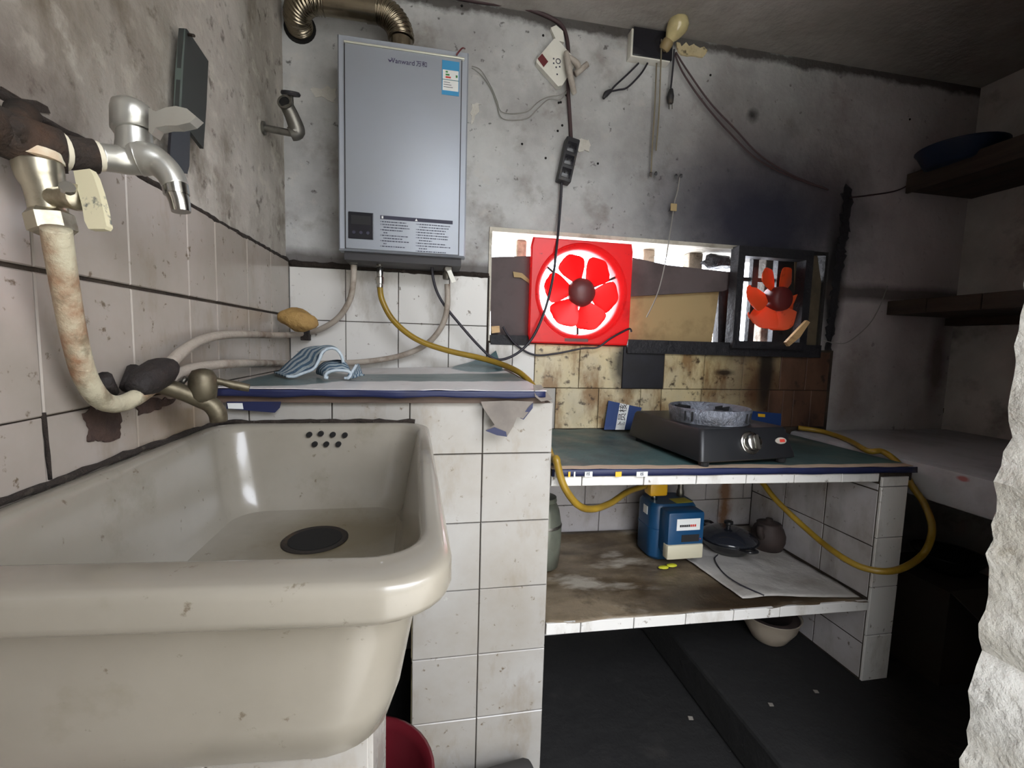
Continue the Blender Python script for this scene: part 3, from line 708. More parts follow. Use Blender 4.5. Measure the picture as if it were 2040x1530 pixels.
for x1, z, mt in ((.449, .658, 'label_green'), (.4535, .651, 'label_green'), (.457, .6445, 'label_red')): MB().box(.443, x1, fy-.0018, fy-.0012, z-.002, z+.002).obj('label_bar', mt, lb)
MB().box(.470, .475, fy-.0018, fy-.0012, .646, .652).obj('label_bar', 'label_green', lb)
for k in range(3): MB().box(.438, .455+.004*k, fy-.0018, fy-.0012, .631-.006*k, .632-.006*k).obj('label_line', 'ink_dark', lb)
# outlets under the heater
def fitting(px, py, name, prof, mt, y=-.075, parent=ht):
    p = P(px, py, 'y', y)
    return MB().lathe(prof, p, (0, 0, -1), 16).obj(name, mt, parent, smooth=True, angle=35)
fitting(705, 500, 'pipe_nut', [(.009, 0), (.013, .004), (.013, .018), (.011, .02), (.011, .032), (.0095, .034)], 'zinc')
fitting(756, 505, 'pipe_nut', [(.009, 0), (.013, .004), (.013, .026), (.009, .03), (.009, .036)], 'zinc')
g = fitting(757, 532, 'gas_connector', [(.008, 0), (.009, .002), (.009, .028), (.012, .030), (.012, .048), (.010, .05), (.010, .058)], 'chrome')
fitting(891, 520, 'water_valve', [(.010, 0), (.012, .004), (.010, .03), (.013, .032), (.013, .05), (.011, .054)], 'zinc')
p = P(893, 536, 'y', -.095)
vh = MB().lathe([(.006, -.004), (.012, 0), (.012, .006), (.009, .008)], p, (0, -1, 0), 16).obj('valve_cap', 'zinc', ht)
MB().prism([p+Vector(q) for q in ((-.004, -.008, -.008), (.008, -.008, -.004), (.022, -.010, -.036), (.010, -.010, -.042))], (0, -.006, 0)).obj('valve_lever', 'plastic_white', vh)

# corrugated steel flue
fx, fy_ = .322, -.075
path = [Vector((fx, fy_, .70))]
R0 = .07
fzc = .838
for k in range(0, 11):
    a = math.radians(9*k); path.append(Vector((fx-R0+R0*math.cos(a), fy_, fzc-R0+R0*math.sin(a))))
xl = .105
for k in range(1, 9): path.append(Vector((fx-R0-(fx-R0-xl)*k/9, fy_, fzc)))
nL = len(path)
for k in range(0, 9):
    a = math.radians(10*k); path.append(Vector((xl-.066*math.sin(a), fy_+.062-.062*math.cos(a), fzc-.022*math.sin(a)*k/8)))
path.append(Vector((.038, .03, fzc-.026)))
flue = thing('flue_pipe', 'corrugated stainless steel flue pipe bending from heater into wall', 'flue pipe', (.322, -.075, .70))
def corr(pts, r, mt, name, amp, per, res=6):
    P2, _ = crom([Vector(p) for p in pts], [0]*len(pts), res)
    # resample finely
    out = []; acc = 0
    for a, b in zip(P2[:-1], P2[1:]):
        L_ = (b-a).length; n = max(1, int(L_/.0016))
        for k in range(n): out.append((a.lerp(b, k/n), acc+L_*k/n))
        acc += L_
    out.append((P2[-1], acc))
    return MB().tube([o[0] for o in out], [r+amp*math.sin(2*PI*o[1]/per) for o in out], 20, smooth=False).obj(name, mt, flue, smooth=True)
MB().tube([path[0], path[1]+Vector((0, 0, -.002))], [.031, .031], 24, smooth=False).obj('heater_collar', 'steel_flue', flue, smooth=True, angle=40)
corr(path[1:12], .034, 'steel_flue', 'corrugated_elbow', .0026, .0085)
MB().tube([path[11], path[nL-1]], [.0335, .0335], 28, smooth=False).obj('straight_pipe', 'steel_flue', flue, smooth=True, angle=40)
MB().tube([path[11]+Vector((.004, 0, 0)), path[11]-Vector((.022, 0, 0))], [.036, .036], 28, smooth=False).obj('joint_ring', 'steel_flue', flue, smooth=True, angle=40)
corr(path[nL-1:], .034, 'steel_flue', 'corrugated_elbow', .0026, .0085)
MB().lathe([(.043, 0), (.043, .004)], (.038, .0115, fzc-.026), (0, -1, 0), 24).obj('wall_hole', 'black_hole', flue)

# ================================================================== HOSES
def cable(name, pts, r, mt, label, cat, group=None, n=9, res=7):
    return MB().tube(pts, r, n, res).obj(name, mt, None, smooth=True, label=label, cat=cat, group=group)
cable('water_hose', [P(705, 528, 'y', -.075), P(704, 560, 'y', -.075), P(697, 597, 'y', -.065), P(675, 632, 'y', -.05), P(640, 655, 'y', -.035), P(605, 664, 'y', -.022), P(555, 668, 'x', .025), P(500, 666, 'x', .024), P(440, 668, 'x', .024), P(395, 680, 'x', .026), P(358, 705, 'x', .03), P(330, 735, 'x', .036)],
      [.0085]*4+[.0082]*3+[.008]*3+[.009, .009], 'hose_grey', 'grimy grey water hose along the tiles, upper of two', 'hose')
cable('water_hose', [P(891, 566, 'y', -.075), P(891, 610, 'y', -.07), P(880, 650, 'y', -.06), P(850, 685, 'y', -.05), P(800, 708, 'y', -.04), P(730, 720, 'y', -.035), P(650, 724, 'y', -.03), P(570, 724, 'y', -.06), P(480, 724, 'x', .035), P(420, 728, 'x', .03), P(380, 735, 'x', .03), P(340, 752, 'x', .036)],
      .0085, 'hose_grey', 'pale water hose lying along the back of the counter board', 'hose')
gy = [P(757, 572, 'y', -.075), P(762, 600, 'y', -.075), P(785, 640, 'y', -.08), P(830, 676, 'y', -.09), P(890, 698, 'y', -.10), P(960, 714, 'y', -.12), P(1010, 730, 'y', -.16), P(1045, 750, 'y', -.22), Vector((.692, -.27, -.19)), Vector((.699, -.32, -.26)), Vector((.700, -.40, -.325)), Vector((.699, -.465, -.330)), P(1108, 915, 'y', -.492), P(1122, 965, 'y', -.495), P(1150, 1005, 'y', -.48), P(1180, 1014, 'y', -.45), P(1215, 1003, 'y', -.38), P(1250, 980, 'y', -.31), P(1285, 968, 'y', -.25)]
cable('gas_hose', gy, .0085, 'hose_yellow', 'long yellow gas hose from heater over the counter to the meter', 'hose')
cable('gas_hose', [P(1400, 950, 'y', -.14), P(1450, 944, 'y', -.15), P(1505, 950, 'y', -.20), P(1545, 995, 'y', -.26), P(1600, 1048, 'y', -.34), P(1660, 1098, 'y', -.44), P(1720, 1131, 'y', -.51), P(1785, 1136, 'y', -.545), P(1838, 1105, 'x', 1.722), P(1857, 1055, 'x', 1.724), P(1842, 1005, 'x', 1.724), P(1818, 970, 'x', 1.722), Vector((1.720, -.415, -.372)), Vector((1.716, -.37, -.347)), P(1728, 898, 'z', -.349), P(1690, 877, 'z', -.347), P(1640, 860, 'z', -.345), P(1590, 852, 'z', -.34)],
      .0085, 'hose_yellow', 'long yellow gas hose looping round the right bench leg', 'hose')
cable('drain_hose', [P(112, 455, 'x', .06), P(118, 500, 'x', .055), P(133, 590, 'x', .045), P(150, 680, 'x', .038), P(170, 750, 'x', .034), P(200, 795, 'x', .032), P(235, 805, 'x', .032), P(270, 792, 'x', .034), P(300, 772, 'x', .036)],
      [.0115, .0115, .0112, .011, .011, .011, .0105, .0105, .010], 'hose_white', 'thick rust-stained white hose hanging from the brass valve', 'hose', n=16)

# tape-wrapped joint + lower tap
lt = thing('lower_tap', 'tarnished brass tap on taped joint above the sink corner', 'tap', P(390, 800, 'x', .05))
j0 = P(300, 760, 'x', .036)
MB().tube([P(268, 780, 'x', .034), P(290, 760, 'x', .036), P(318, 742, 'x', .038), P(340, 730, 'x', .038)], [.011, .020, .021, .012], 12).obj('taped_joint', 'black_tape', lt, smooth=True, label='black tape wrapped hose joint')
MB().tube([P(258, 772, 'x', .02), P(268, 735, 'x', .012)], [.011, .009], 10, smooth=False).obj('pipe_clamp', 'black_tape', lt, smooth=True)
MB().tube([P(206, 752, 'x', .022), P(222, 782, 'x', .016)], [.009, .008], 10, smooth=False).obj('pipe_clamp', 'black_tape', lt, smooth=True)
ld = .655
MB().tube([D(312, 766, .632), D(345, 775, .645), D(372, 785, .655), D(398, 796, .665), D(420, 806, .672), D(433, 822, .676), D(436, 840, .678)], [.011, .012, .0115, .012, .0125, .0125, .0115], 16).obj('spout', 'old_brass', lt, smooth=True)
MB().lathe([(.012, -.010), (.0175, .0), (.019, .014), (.018, .030), (.013, .039), (.004, .042)], D(405, 790, .668), (0, 0, 1), 18).obj('valve_body', 'old_brass', lt, smooth=True)
MB().tube([D(420, 756, .672), D(445, 762, .68), D(470, 768, .69), D(497, 773, .70)], [.006, .005, .007, .006], 10).obj('lever', 'old_brass', lt, smooth=True)
MB().tube([D(360, 765, .66), D(372, 752, .665)], [.004, .004], 8, smooth=False).obj('screw', 'zinc', lt, smooth=True)

# upper taps on the rusty pipe
ut = thing('wall_tap', 'bright chrome tap with flat lever on rusty wall pipe', 'tap', D(265, 315, .50))
dd = .50
MB().tube([D(198, 312, .475), D(225, 316, .485), D(250, 318, .494), D(275, 315, .50), D(300, 318, .503), D(322, 330, .506), D(340, 350, .508), D(350, 372, .509)],
          [.0140, .0140, .0155, .0190, .0178, .0150, .0138, .0130], 18).obj('tap_body', 'satin', ut, smooth=True)
MB().tube([D(268, 312, .50), D(268, 285, .50), D(267, 262, .50)], [.0185, .0168, .0168], 18).obj('neck', 'satin', ut, smooth=True)
MB().tube([D(267, 266, .50), D(266, 262, .50), D(265, 225, .50), D(265, 212, .50), D(266, 204, .50), D(266, 202, .50)], [.0180, .0205, .0203, .0188, .013, .003], 20, smooth=False).obj('cap', 'satin', ut, smooth=True)
lv = [(296, 215), (310, 222), (330, 214), (350, 211), (372, 216), (391, 232), (378, 244), (352, 250), (330, 250), (310, 254), (302, 268), (296, 262)]
MB().prism([D(x, y, .487) for x, y in lv], fwd*.012).obj('lever', 'satin', ut)
MB().tube([D(348, 366, .509), D(352, 388, .51)], [.0128, .0128], 18, smooth=False).obj('nozzle_ring', 'chrome', ut, smooth=True, angle=40)
MB().tube([D(352, 386, .51), D(357, 400, .511), D(361, 422, .512)], [.0112, .0105, .0095], 18).obj('nozzle', 'chrome', ut, smooth=True, angle=40)
MB().tube([D(188, 311, .472), D(200, 312, .476)], [.0150, .0150], 14, smooth=False).obj('thread_tape', 'ptfe_tape', ut, smooth=True, angle=40)
rp = thing('rusty_pipe', 'black rusty iron water pipe with tee on left wall', 'pipe', D(75, 290, .43))
MB().tube([D(-70, 225, .375), D(-20, 252, .40), D(25, 272, .415), D(70, 287, .43), D(115, 300, .445), D(125, 302, .448)], [.020, .021, .022, .0215, .021, .020], 18).obj('tee', 'rusty_iron', rp, smooth=True)
MB().tube([D(125, 302, .448), D(160, 308, .463), D(190, 312, .473)], [.0165, .0165, .017], 18).obj('nipple', 'rusty_iron', rp, smooth=True)
MB().tube([D(114, 300, .444), D(125, 302, .448)], [.0185, .0185], 18, smooth=False).obj('thread_tape', 'ptfe_tape', rp, smooth=True, angle=40)
MB().tube([D(25, 262, .40), D(45, 228, .44)], [.010, .014], 12, smooth=False).obj('wall_bracket', 'rusty_iron', rp, smooth=True)
MB().tube([D(73, 290, .43), D(74, 312, .43)], [.019, .0195], 18, smooth=False).obj('branch', 'rusty_iron', rp, smooth=True)
av = thing('brass_valve', 'dull brass shut-off valve with chipped cream lever below pipe', 'valve', D(95, 400, .43))
MB().tube([D(73, 306, .43), D(74, 322, .43)], [.0205, .0200], 20, smooth=False).obj('thread_tape', 'ptfe_tape', av, smooth=True, angle=40)
MB().tube([D(74, 322, .43), D(80, 350, .432), D(88, 372, .434), D(94, 400, .436), D(97, 420, .437)], [.0188, .0180, .0158, .0150, .0145], 20).obj('body', 'brass_nickel', av, smooth=True)
MB().tube([D(97, 420, .437), D(98, 428, .437), D(106, 460, .439), D(107, 466, .439)], [.0145, .0185, .0185, .0145], 6, smooth=False).obj('hex_nut', 'brass_nickel', av)
MB().tube([D(100, 395, .434), D(125, 393, .43), D(150, 393, .427), D(158, 393, .426)], [.010, .0095, .0125, .0115], 16).obj('stem', 'brass_nickel', av, smooth=True)
MB().tube([D(134, 378, .418), D(134, 372, .415)], [.006, .006], 10, smooth=False).obj('screw', 'chrome', av)
lv = [(146, 340), (178, 336), (186, 350), (196, 380), (204, 410), (212, 450), (208, 456), (176, 456), (168, 440), (164, 414), (160, 398), (152, 370)]
MB().prism([D(x, y, .424) for x, y in lv], fwd*.007).obj('lever', 'lever_paint', av, label='chipped cream painted lever')

# angle stub valve near the corner
sv = thing('stub_valve', 'small zinc angle valve sticking out beside the water heater', 'valve', P(530, 255, 'x', 0))
b0 = P(524, 255, 'x', -.008); yv = b0.y
e1 = b0+Vector((.075, 0, -.006))
MB().tube([b0, b0+Vector((.005, 0, 0)), b0+Vector((.0055, 0, 0)), e1], [.016, .016, .0085, .0085], 14, smooth=False).obj('wall_pipe', 'zinc', sv, smooth=True, angle=40)
MB().tube([e1+Vector((-.012, 0, -.002)), e1+Vector((.004, 0, .008)), e1+Vector((-.002, -.014, .034)), e1+Vector((-.012, -.028, .056))], [.016, .020, .0175, .016], 14).obj('valve_body', 'zinc', sv, smooth=True)
o1 = e1+Vector((-.012, -.028, .056)); oax = (-.15, -.95, .15)
MB().lathe([(.0165, -.006), (.0175, .010), (.0125, .0105), (.011, .002)], o1, oax, 18).obj('outlet', 'zinc', sv, smooth=True, angle=40)
MB().lathe([(.0115, .0), (.0115, .009)], o1, oax, 16).obj('outlet_bore', 'black_hole', sv)
MB().tube([e1+Vector((-.006, -.012, .04)), e1+Vector((-.006, -.010, .088))], [.008, .006], 8, smooth=False).obj('stem', 'zinc', sv)
MB().lathe([(.021, 0), (.023, .004), (.021, .009), (.008, .010)], e1+Vector((-.006, -.010, .086)), (0, -.35, 1), 18).obj('knob', 'strip_black', sv, smooth=True, angle=40)

# dark slate panel hung on left wall
sl = thing('wall_mirror', 'dark grey mirror panel hung from a nail on left wall', 'mirror', P(375, 300, 'x', 0))
MB().prism([P(x, y, 'x', .006) for x, y in ((356, 56), (364, 56), (408, 121), (404, 210), (398, 296), (372, 262), (350, 258), (346, 240), (352, 140))], (.006, 0, 0)).obj('plate', 'slate', sl)
MB().prism([P(x, y, 'x', .013) for x, y in ((337, 250), (374, 252), (372, 330), (368, 346), (332, 338), (334, 290))], (.004, 0, 0)).obj('lower_plate', 'panel_black', sl)
MB().prism([P(x, y, 'x', .004) for x, y in ((356, 56), (358, 57), (353, 140), (348, 240), (344, 240), (349, 140))], (.0085, 0, 0)).obj('glass_edge', 'mirror_edge', sl)
MB().tube([P(362, 66, 'x', -.01), P(386, 71, 'x', .028)], [.0025, .0025], 8, smooth=False).obj('nail', 'rusty_iron', sl)

# sponge-like tan soap on the hose, black clip
def lump(name, c, rx, ry, rz, mt, parent=None, seed=0, amp=.12, rot=0, **k):
    bm = bmesh.new(); bmesh.ops.create_icosphere(bm, subdivisions=3, radius=1)
    for v in bm.verts:
        q = v.co.copy(); s_ = 1+amp*mnoise.noise(q*1.6+Vector((seed, 0, 0)))
        p_ = Vector((q.x*rx, q.y*ry, q.z*rz))*s_
        v.co = Matrix.Rotation(rot, 3, 'Y') @ p_ + Vector(c)
    return MB().bm(bm).obj(name, mt, parent, smooth=True, **k)
pc = P(574, 637, 'x', .042)
lump('bath_sponge', (pc.x+.018, pc.y+.02, pc.z+.002), .048, .03, .029, 'soap_tan', seed=4, rot=math.radians(14), amp=.22, label='tan bath sponge resting on the hose in the corner', cat='sponge')
MB().box(*[a for a in (P(598, 655, 'y', -.035).x, P(615, 655, 'y', -.035).x, -.035, -.008)], P(600, 678, 'y', -.02).z, P(600, 657, 'y', -.02).z, .002).obj('hose_clip', 'black_tape', None, label='black clip fixing the hose to the back tiles', cat='clip')

# towel on the board: rumpled zigzag cloth
tw = thing('towel', 'blue and white zigzag towel crumpled on the counter board', 'towel', P(630, 755, 'z', -.158))
bz = -.158
def loft(front, yf, back, yb, th=.004, name='fold'):
    a, _ = crom([P(x, y, 'y', yf) for x, y in front], [0]*len(front), 8); b, _ = crom([P(x, y, 'y', yb) for x, y in back], [0]*len(back), 8)
    n = min(len(a), len(b))-1
    def at(l, u):
        k = u*(len(l)-1); i_ = min(int(k), len(l)-2); return l[i_].lerp(l[i_+1], k-i_)
    def fn(u, v):
        p = at(a, u).lerp(at(b, u), v)
        p += Vector((0, 0, .004*math.sin(PI*v)+.0025*mnoise.noise(Vector((u*7, v*5, yf*10)))))
        p.z = max(p.z, bz+.005+.014*(p.y+.5)); return p
    v_, f_, uv_ = grid(34, 16, fn, th); build(name, v_, f_, 'cloth_zig', tw, smooth=True, uv=uv_)
    MB().tube([Vector((p.x, p.y, max(p.z, bz+.006))) for p in a], .0034, 8, smooth=False).obj('hem', 'cloth_trim', tw, smooth=True)
loft([(571, 757), (600, 745), (624, 735), (636, 716), (642, 702), (655, 694), (670, 696), (680, 708), (684, 722)], -.335,
     [(546, 748), (565, 728), (585, 710), (605, 694), (625, 689), (645, 690), (664, 692), (678, 702), (686, 722)], -.22)
loft([(654, 760), (648, 752), (651, 744), (662, 739), (680, 738), (694, 740), (699, 746), (692, 756)], -.36,
     [(634, 758), (629, 740), (638, 726), (655, 718), (675, 716), (688, 721), (697, 736), (702, 752)], -.27)
loft([(686, 760), (695, 750), (703, 738), (710, 727)], -.355, [(726, 762), (720, 748), (717, 738), (713, 729)], -.30)

# ================================================================== WINDOW SLOT: bars, boards, two fans
wn = thing('window_1', 'long low window slot with concrete bars above the bench', 'window', (1.2, .1, WZ0), kind='structure')
for x, w_ in ((1037, .035), (1289, .045), (1382, .055), (1530, .04), (1610, .05)):
    p = P(x, 500, 'y', .12)
    MB().box(p.x-w_/2, p.x+w_/2, .10, .145, WZ0, WZ1-.012, .004).obj('bar', 'concrete_bar', wn)
MB().box(1.07, WX1-.01, -.012, .06, WZ0-.028, WZ0+.018).box(WX0+.01, .73, -.004, .05, WZ0-.012, WZ0+.02).obj('sill', 'soot_metal', wn)
def slatboard(name, pix, y, th, mt, label, cat, group=None):
    return MB().prism([P(a, b, 'y', y) for a, b in pix], (0, th, 0)).obj(name, mt, None, label=label, cat=cat, group=group)
slatboard('cardboard_sheet', ((977, 512), (1058, 510), (1056, 672), (978, 672)), .012, .006, 'cardboard_dark', 'dark grey cardboard sheet left of the big red fan', 'cardboard')
slatboard('wood_scrap', ((979, 650), (995, 649), (996, 662), (980, 664)), -.008, .012, 'wood_light', 'small pale wood offcut on the sill by the socket tiles', 'wood')
slatboard('cardboard_scrap', ((1022, 541), (1040, 544), (1058, 560), (1056, 566), (1038, 553), (1024, 552)), .004, .003, 'cardboard', 'small torn brown cardboard strip left of the big red fan', 'cardboard')
slatboard('board_plank', ((1256, 512), (1330, 528), (1458, 542), (1464, 572), (1440, 580), (1256, 590)), .03, .02, 'cardboard_dark', 'slanting grey board wedged right of the big fan', 'board')
slatboard('carton_flap', ((1250, 575), (1434, 570), (1416, 694), (1250, 694)), .052, .004, 'cardboard', 'beige carton flap closing the window between the fans', 'cardboard')
slatboard('dark_post', ((1432, 576), (1468, 572), (1474, 692), (1430, 690)), .06, .03, 'soot_metal', 'sooty black post standing left of the small fan', 'post')
lump('plastic_bag', P(1430, 522, 'y', .07), .06, .03, .028, 'plastic_bag', seed=9, amp=.5, label='crumpled black plastic bag stuffed above the small fan', cat='plastic bag')
slatboard('cardboard_strip', ((1584, 504), (1628, 506), (1640, 590), (1648, 695), (1584, 695)), .014, .005, 'cardboard_soot', 'narrow sooty cardboard strip right of the small fan', 'cardboard')
slatboard('wood_stick', ((1566, 682), (1608, 638), (1614, 642), (1594, 672), (1572, 690)), -.05, .012, 'wood_light', 'pale split wood stick propped under the small fan', 'wood')

def petal(c, ang, r0, r1, wid, tilt, th=.003, n=7):
    c = Vector(c)
    rad = Vector((math.cos(ang), 0, math.sin(ang))); tan = Vector((-math.sin(ang), 0, math.cos(ang)))
    nm = Vector((0, -1, 0))
    def fn(u, v):
        r = r0+(r1-r0)*v
        hw = wid*(.30+.70*math.sin(min(1, v*1.22)*PI/2))*r1
        if v > .72: hw *= math.sqrt(max(0.02, 1-((v-.72)/.28)**2*.78))
        s_ = (u-.5)*2
        rr = r-(.10*r1)*s_*s_*v
        return c+rad*rr+tan*(s_*hw)+nm*(s_*hw*math.tan(tilt)+.004*math.sin(PI*u))
    return grid(10, 12, fn, th)
# big red fan
fc = Vector((.894, -.03, .110))
fan = thing('exhaust_fan', 'large square red plastic exhaust fan glowing in the window', 'fan', (fc.x, -.02, WZ0))
fx0, fx1, fz0, fz1 = .7215, 1.066, -.058, .275
def sq(n, ins, y, rc=.018):
    o = []
    for k in range(n):
        a = 2*PI*k/n; dx, dz = math.cos(a), math.sin(a)
        hx, hz = (fx1-fx0)/2-ins, (fz1-fz0)/2-ins
        t = min(hx/abs(dx) if abs(dx) > 1e-6 else 9, hz/abs(dz) if abs(dz) > 1e-6 else 9)
        o.append(Vector(((fx0+fx1)/2+dx*t, y, (fz0+fz1)/2+dz*t)))
    return o
def ci(n, r, y): return [Vector((fc.x+r*math.cos(2*PI*k/n), y, fc.z+r*math.sin(2*PI*k/n))) for k in range(n)]
n = 64
MB().rings([sq(n, .002, .0), sq(n, 0, -.022), sq(n, .004, -.027), ci(n, .157, -.027), ci(n, .154, -.024), ci(n, .150, -.026), ci(n, .140, -.018), ci(n, .135, -.002), ci(n, .134, .03), ci(n, .139, .03), ci(n, .142, .0), sq(n, .002, .0)], False, False).obj('housing', 'fan_red', fan, smooth=True, angle=35)
for k in range(6):
    a = math.radians(53+60*k)
    v, f, uv = petal(fc+Vector((0, .012, 0)), a, .040, .128, .40, math.radians(16))
    build('blade', v, f, 'blade_red', fan, smooth=True, angle=50)
MB().lathe([(.046, 0), (.047, .012), (.043, .026), (.032, .036), (.016, .041), (.002, .042)], fc+Vector((0, .022, 0)), (0, -1, 0), 32).obj('hub', 'hub_brown', fan, smooth=True)
MB().lathe([(.03, 0), (.034, .006), (.034, .04), (.028, .046)], fc+Vector((0, .085, 0)), (0, -1, 0), 24).obj('motor', 'soot_metal', fan, smooth=True, angle=40)
for a in (25, 145, 270): MB().tube([fc+Vector((0, .055, 0)), fc+Vector((.136*math.cos(math.radians(a)), .03, .136*math.sin(math.radians(a))))], .004, 8, smooth=False).obj('motor_strut', 'soot_metal', fan)
MB().box(fx0+.12, fx0+.20, -.0285, -.026, fz0+.008, fz0+.018).obj('name_plate', 'hub_brown', fan)
# small sooty fan
gx0, gx1, gz0, gz1 = 1.452, 1.752, -.056, .296
g2 = thing('sooty_fan', 'small sooty fan with orange blades in black metal frame', 'fan', (1.6, -.01, WZ0))
fr = MB()
fr.box(gx0, gx0+.026, -.03, .012, gz0, gz1).box(gx1-.03, gx1, -.03, .012, gz0, gz1).box(gx0+.026, gx1-.03, -.03, .012, gz1-.034, gz1).box(gx0+.026, gx1-.03, -.03, .012, gz0, gz0+.026)
fr.obj('frame', 'soot_metal', g2)
for px in (1500, 1549): 
    x = P(px, 560, 'y', .05).x; MB().box(x-.012, x+.012, .04, .06, gz0, gz1).obj('guard_bar', 'soot_metal', g2)
MB().box(gx0, gx1, .055, .07, .19, .205).obj('guard_bar', 'soot_metal', g2)
MB().box(1.68, gx1+.02, .062, .078, gz0, gz1).obj('back_plate', 'soot_metal', g2)
hc = P(1545, 596, 'y', .02)
for k, a in enumerate((118, 66, -14, -62, -122, 180)):
    v, f, uv = petal(hc+Vector((0, .0, 0)), math.radians(a), .038, .122, .40, math.radians(30))
    build('blade', v, f, 'blade_orange', g2, smooth=True, angle=50)
MB().lathe([(.044, -.01), (.044, .035), (.040, .048), (.030, .054), (.003, .057)], hc+Vector((0, .012, 0)), (.12, -1, -.03), 28).obj('hub', 'hub_red', g2, smooth=True)

# ================================================================== WALL ELECTRICS
Yw = .004
cable('supply_cable', [P(860, -14, 'y', Yw), P(960, 4, 'y', Yw), P(1030, 12, 'y', Yw), P(1085, 30, 'y', Yw), P(1118, 50, 'y', Yw), P(1130, 80, 'y', Yw), P(1133, 130, 'y', -.005), P(1132, 180, 'y', -.005), P(1135, 230, 'y', Yw), P(1138, 282, 'y', Yw)], .006, 'cable_brown', 'thick brown supply cable running down to the power strip', 'cable')
ps = thing('power_strip', 'black dusty power strip hanging tilted on the back wall', 'power strip', P(1130, 362, 'y', 0))
c = P(1131, 321, 'y', -.012); ang = math.radians(-11)
def psbox(u0, u1, v0, v1, y0, y1, name, mt, parent, b=.002):
    mb = MB().box(u0, u1, y0, y1, v0, v1, b)
    for q in mb.v:
        x, z = q.x, q.z; q.x = c.x+x*math.cos(ang)-z*math.sin(ang); q.z = c.z+x*math.sin(ang)+z*math.cos(ang)
        q.x = q.x
    return mb.obj(name, mt, parent, smooth=True, angle=40)
ang = -math.radians(11)
psbox(-.022, .022, -.068, .068, -.028, .009, 'strip_body', 'strip_black', ps, .004)
for k in range(3):
    s_ = psbox(-.015, .015, .022-.04*k, .052-.04*k, -.0305, -.027, 'socket', 'panel_black', ps, .001)
    for dx in (-.006, .006): psbox(dx-.0015, dx+.0015, .034-.04*k, .044-.04*k, -.0315, -.030, 'slot', 'black_hole', s_, 0)
cable('heater_power_cable', [P(1119, 363, 'y', -.01), P(1117, 400, 'y', -.005), P(1113, 450, 'y', -.012), P(1108, 500, 'y', -.04), P(1102, 550, 'y', -.05), P(1088, 610, 'y', -.05), P(1068, 660, 'y', -.05), P(1045, 692, 'y', -.05), P(1015, 712, 'y', -.06), P(985, 715, 'y', -.07), P(955, 690, 'y', -.06), P(915, 645, 'y', -.055), P(880, 600, 'y', -.06), P(864, 560, 'y', -.07), P(859, 512, 'y', -.075)], .0042, 'cable_black', 'black power cable swooping from power strip to water heater', 'cable')
cable('fan_cable', [P(1002, 651, 'y', -.01), P(1012, 668, 'y', -.012), P(1032, 690, 'y', -.012), P(1065, 707, 'y', -.012), P(1110, 704, 'y', -.014), P(1160, 694, 'y', -.03), P(1190, 692, 'y', -.04), P(1215, 675, 'y', -.04), P(1238, 662, 'y', -.035), P(1254, 655, 'y', -.03), P(1258, 661, 'y', -.028)], .0033, 'cable_black', 'thin black cable hanging below the big red fan', 'cable')
# white alarm card
al = thing('gas_alarm', 'white diamond-hung plastic alarm box taped to back wall', 'alarm', P(1112, 170, 'y', 0))
ca = [P(x, y, 'y', -.012) for x, y in ((1069, 118), (1104, 77), (1110, 77), (1146, 118), (1146, 130), (1120, 170), (1112, 172), (1069, 124))]
MB().prism(ca, (0, .02, 0)).obj('case', 'plastic_white', al)
MB().prism([P(x, y, 'y', -.0125) for x, y in ((1071, 117), (1080, 107), (1092, 123), (1083, 134))], (0, -.001, 0)).obj('red_mark', 'red_dark', al)
cc = P(1112, 122, 'y', -.0125)
MB().lathe([(.008, 0), (.008, .001), (.006, .001), (.006, 0)], cc, (0, -1, 0), 20, False, False).obj('ring_mark', 'ink_dark', al)
for x, y in ((1103, 117), (1103, 126), (1108, 134), (1115, 133), (1110, 148)): 
    q = P(x, y, 'y', -.0128); MB().box(q.x-.0022, q.x+.0022, q.y-.0006, q.y+.0003, q.z-.002, q.z+.002).obj('print_mark', 'ink_dark', al)
MB().tube([P(1128, 104, 'y', -.03), P(1133, 135, 'y', -.036), P(1142, 178, 'y', -.03), P(1145, 187, 'y', -.026)], [.008, .010, .009, .007], 12).obj('tape_wrap', 'tape_grey', al, smooth=True)
MB().tube([P(1132, 112, 'y', -.03), P(1150, 128, 'y', -.03), P(1152, 148, 'y', -.03)], [.006, .010, .006], 12).obj('tape_wrap', 'tape_grey', al, smooth=True)
MB().tube([P(1146, 148, 'y', -.03), P(1170, 128, 'y', -.03)], [.009, .009], 12, smooth=False).obj('tape_wrap', 'tape_grey', al, smooth=True)
MB().prism([P(x, y, 'y', -.004) for x, y in ((1097, 55), (1108, 50), (1122, 62), (1124, 84), (1108, 80))], (0, .012, 0)).obj('tape_wrap', 'plastic_white', al)
for k, (off, nm) in enumerate(((0, 'upper'), (9, 'lower'))):
    cable('thin_wire', [P(940, 132+off*.4, 'y', -.02), P(958, 140+off, 'y', Yw), P(978, 172+off*.6, 'y', Yw), P(990, 200+off, 'y', Yw), P(1002, 224+off*1.4, 'y', Yw), P(1048, 223+off*1.5, 'y', Yw), P(1072, 203+off*1.4, 'y', Yw), P(1092, 193+off*.6, 'y', Yw), P(1118, 188+off, 'y', -.002), P(1135, 172, 'y', -.008)], .0013, 'cable_white', f'thin pale wire drooping right of the heater, {nm} strand', 'wire', n=6)
MB().tube([P(909, 110, 'y', -.147), P(914, 103, 'y', -.149), P(921, 96, 'y', -.140), P(926, 97, 'y', -.11)], .0022, 6).obj('wire_stub', 'red_dark', None, smooth=True, label='short red wire stub on top right corner of heater', cat='wire')
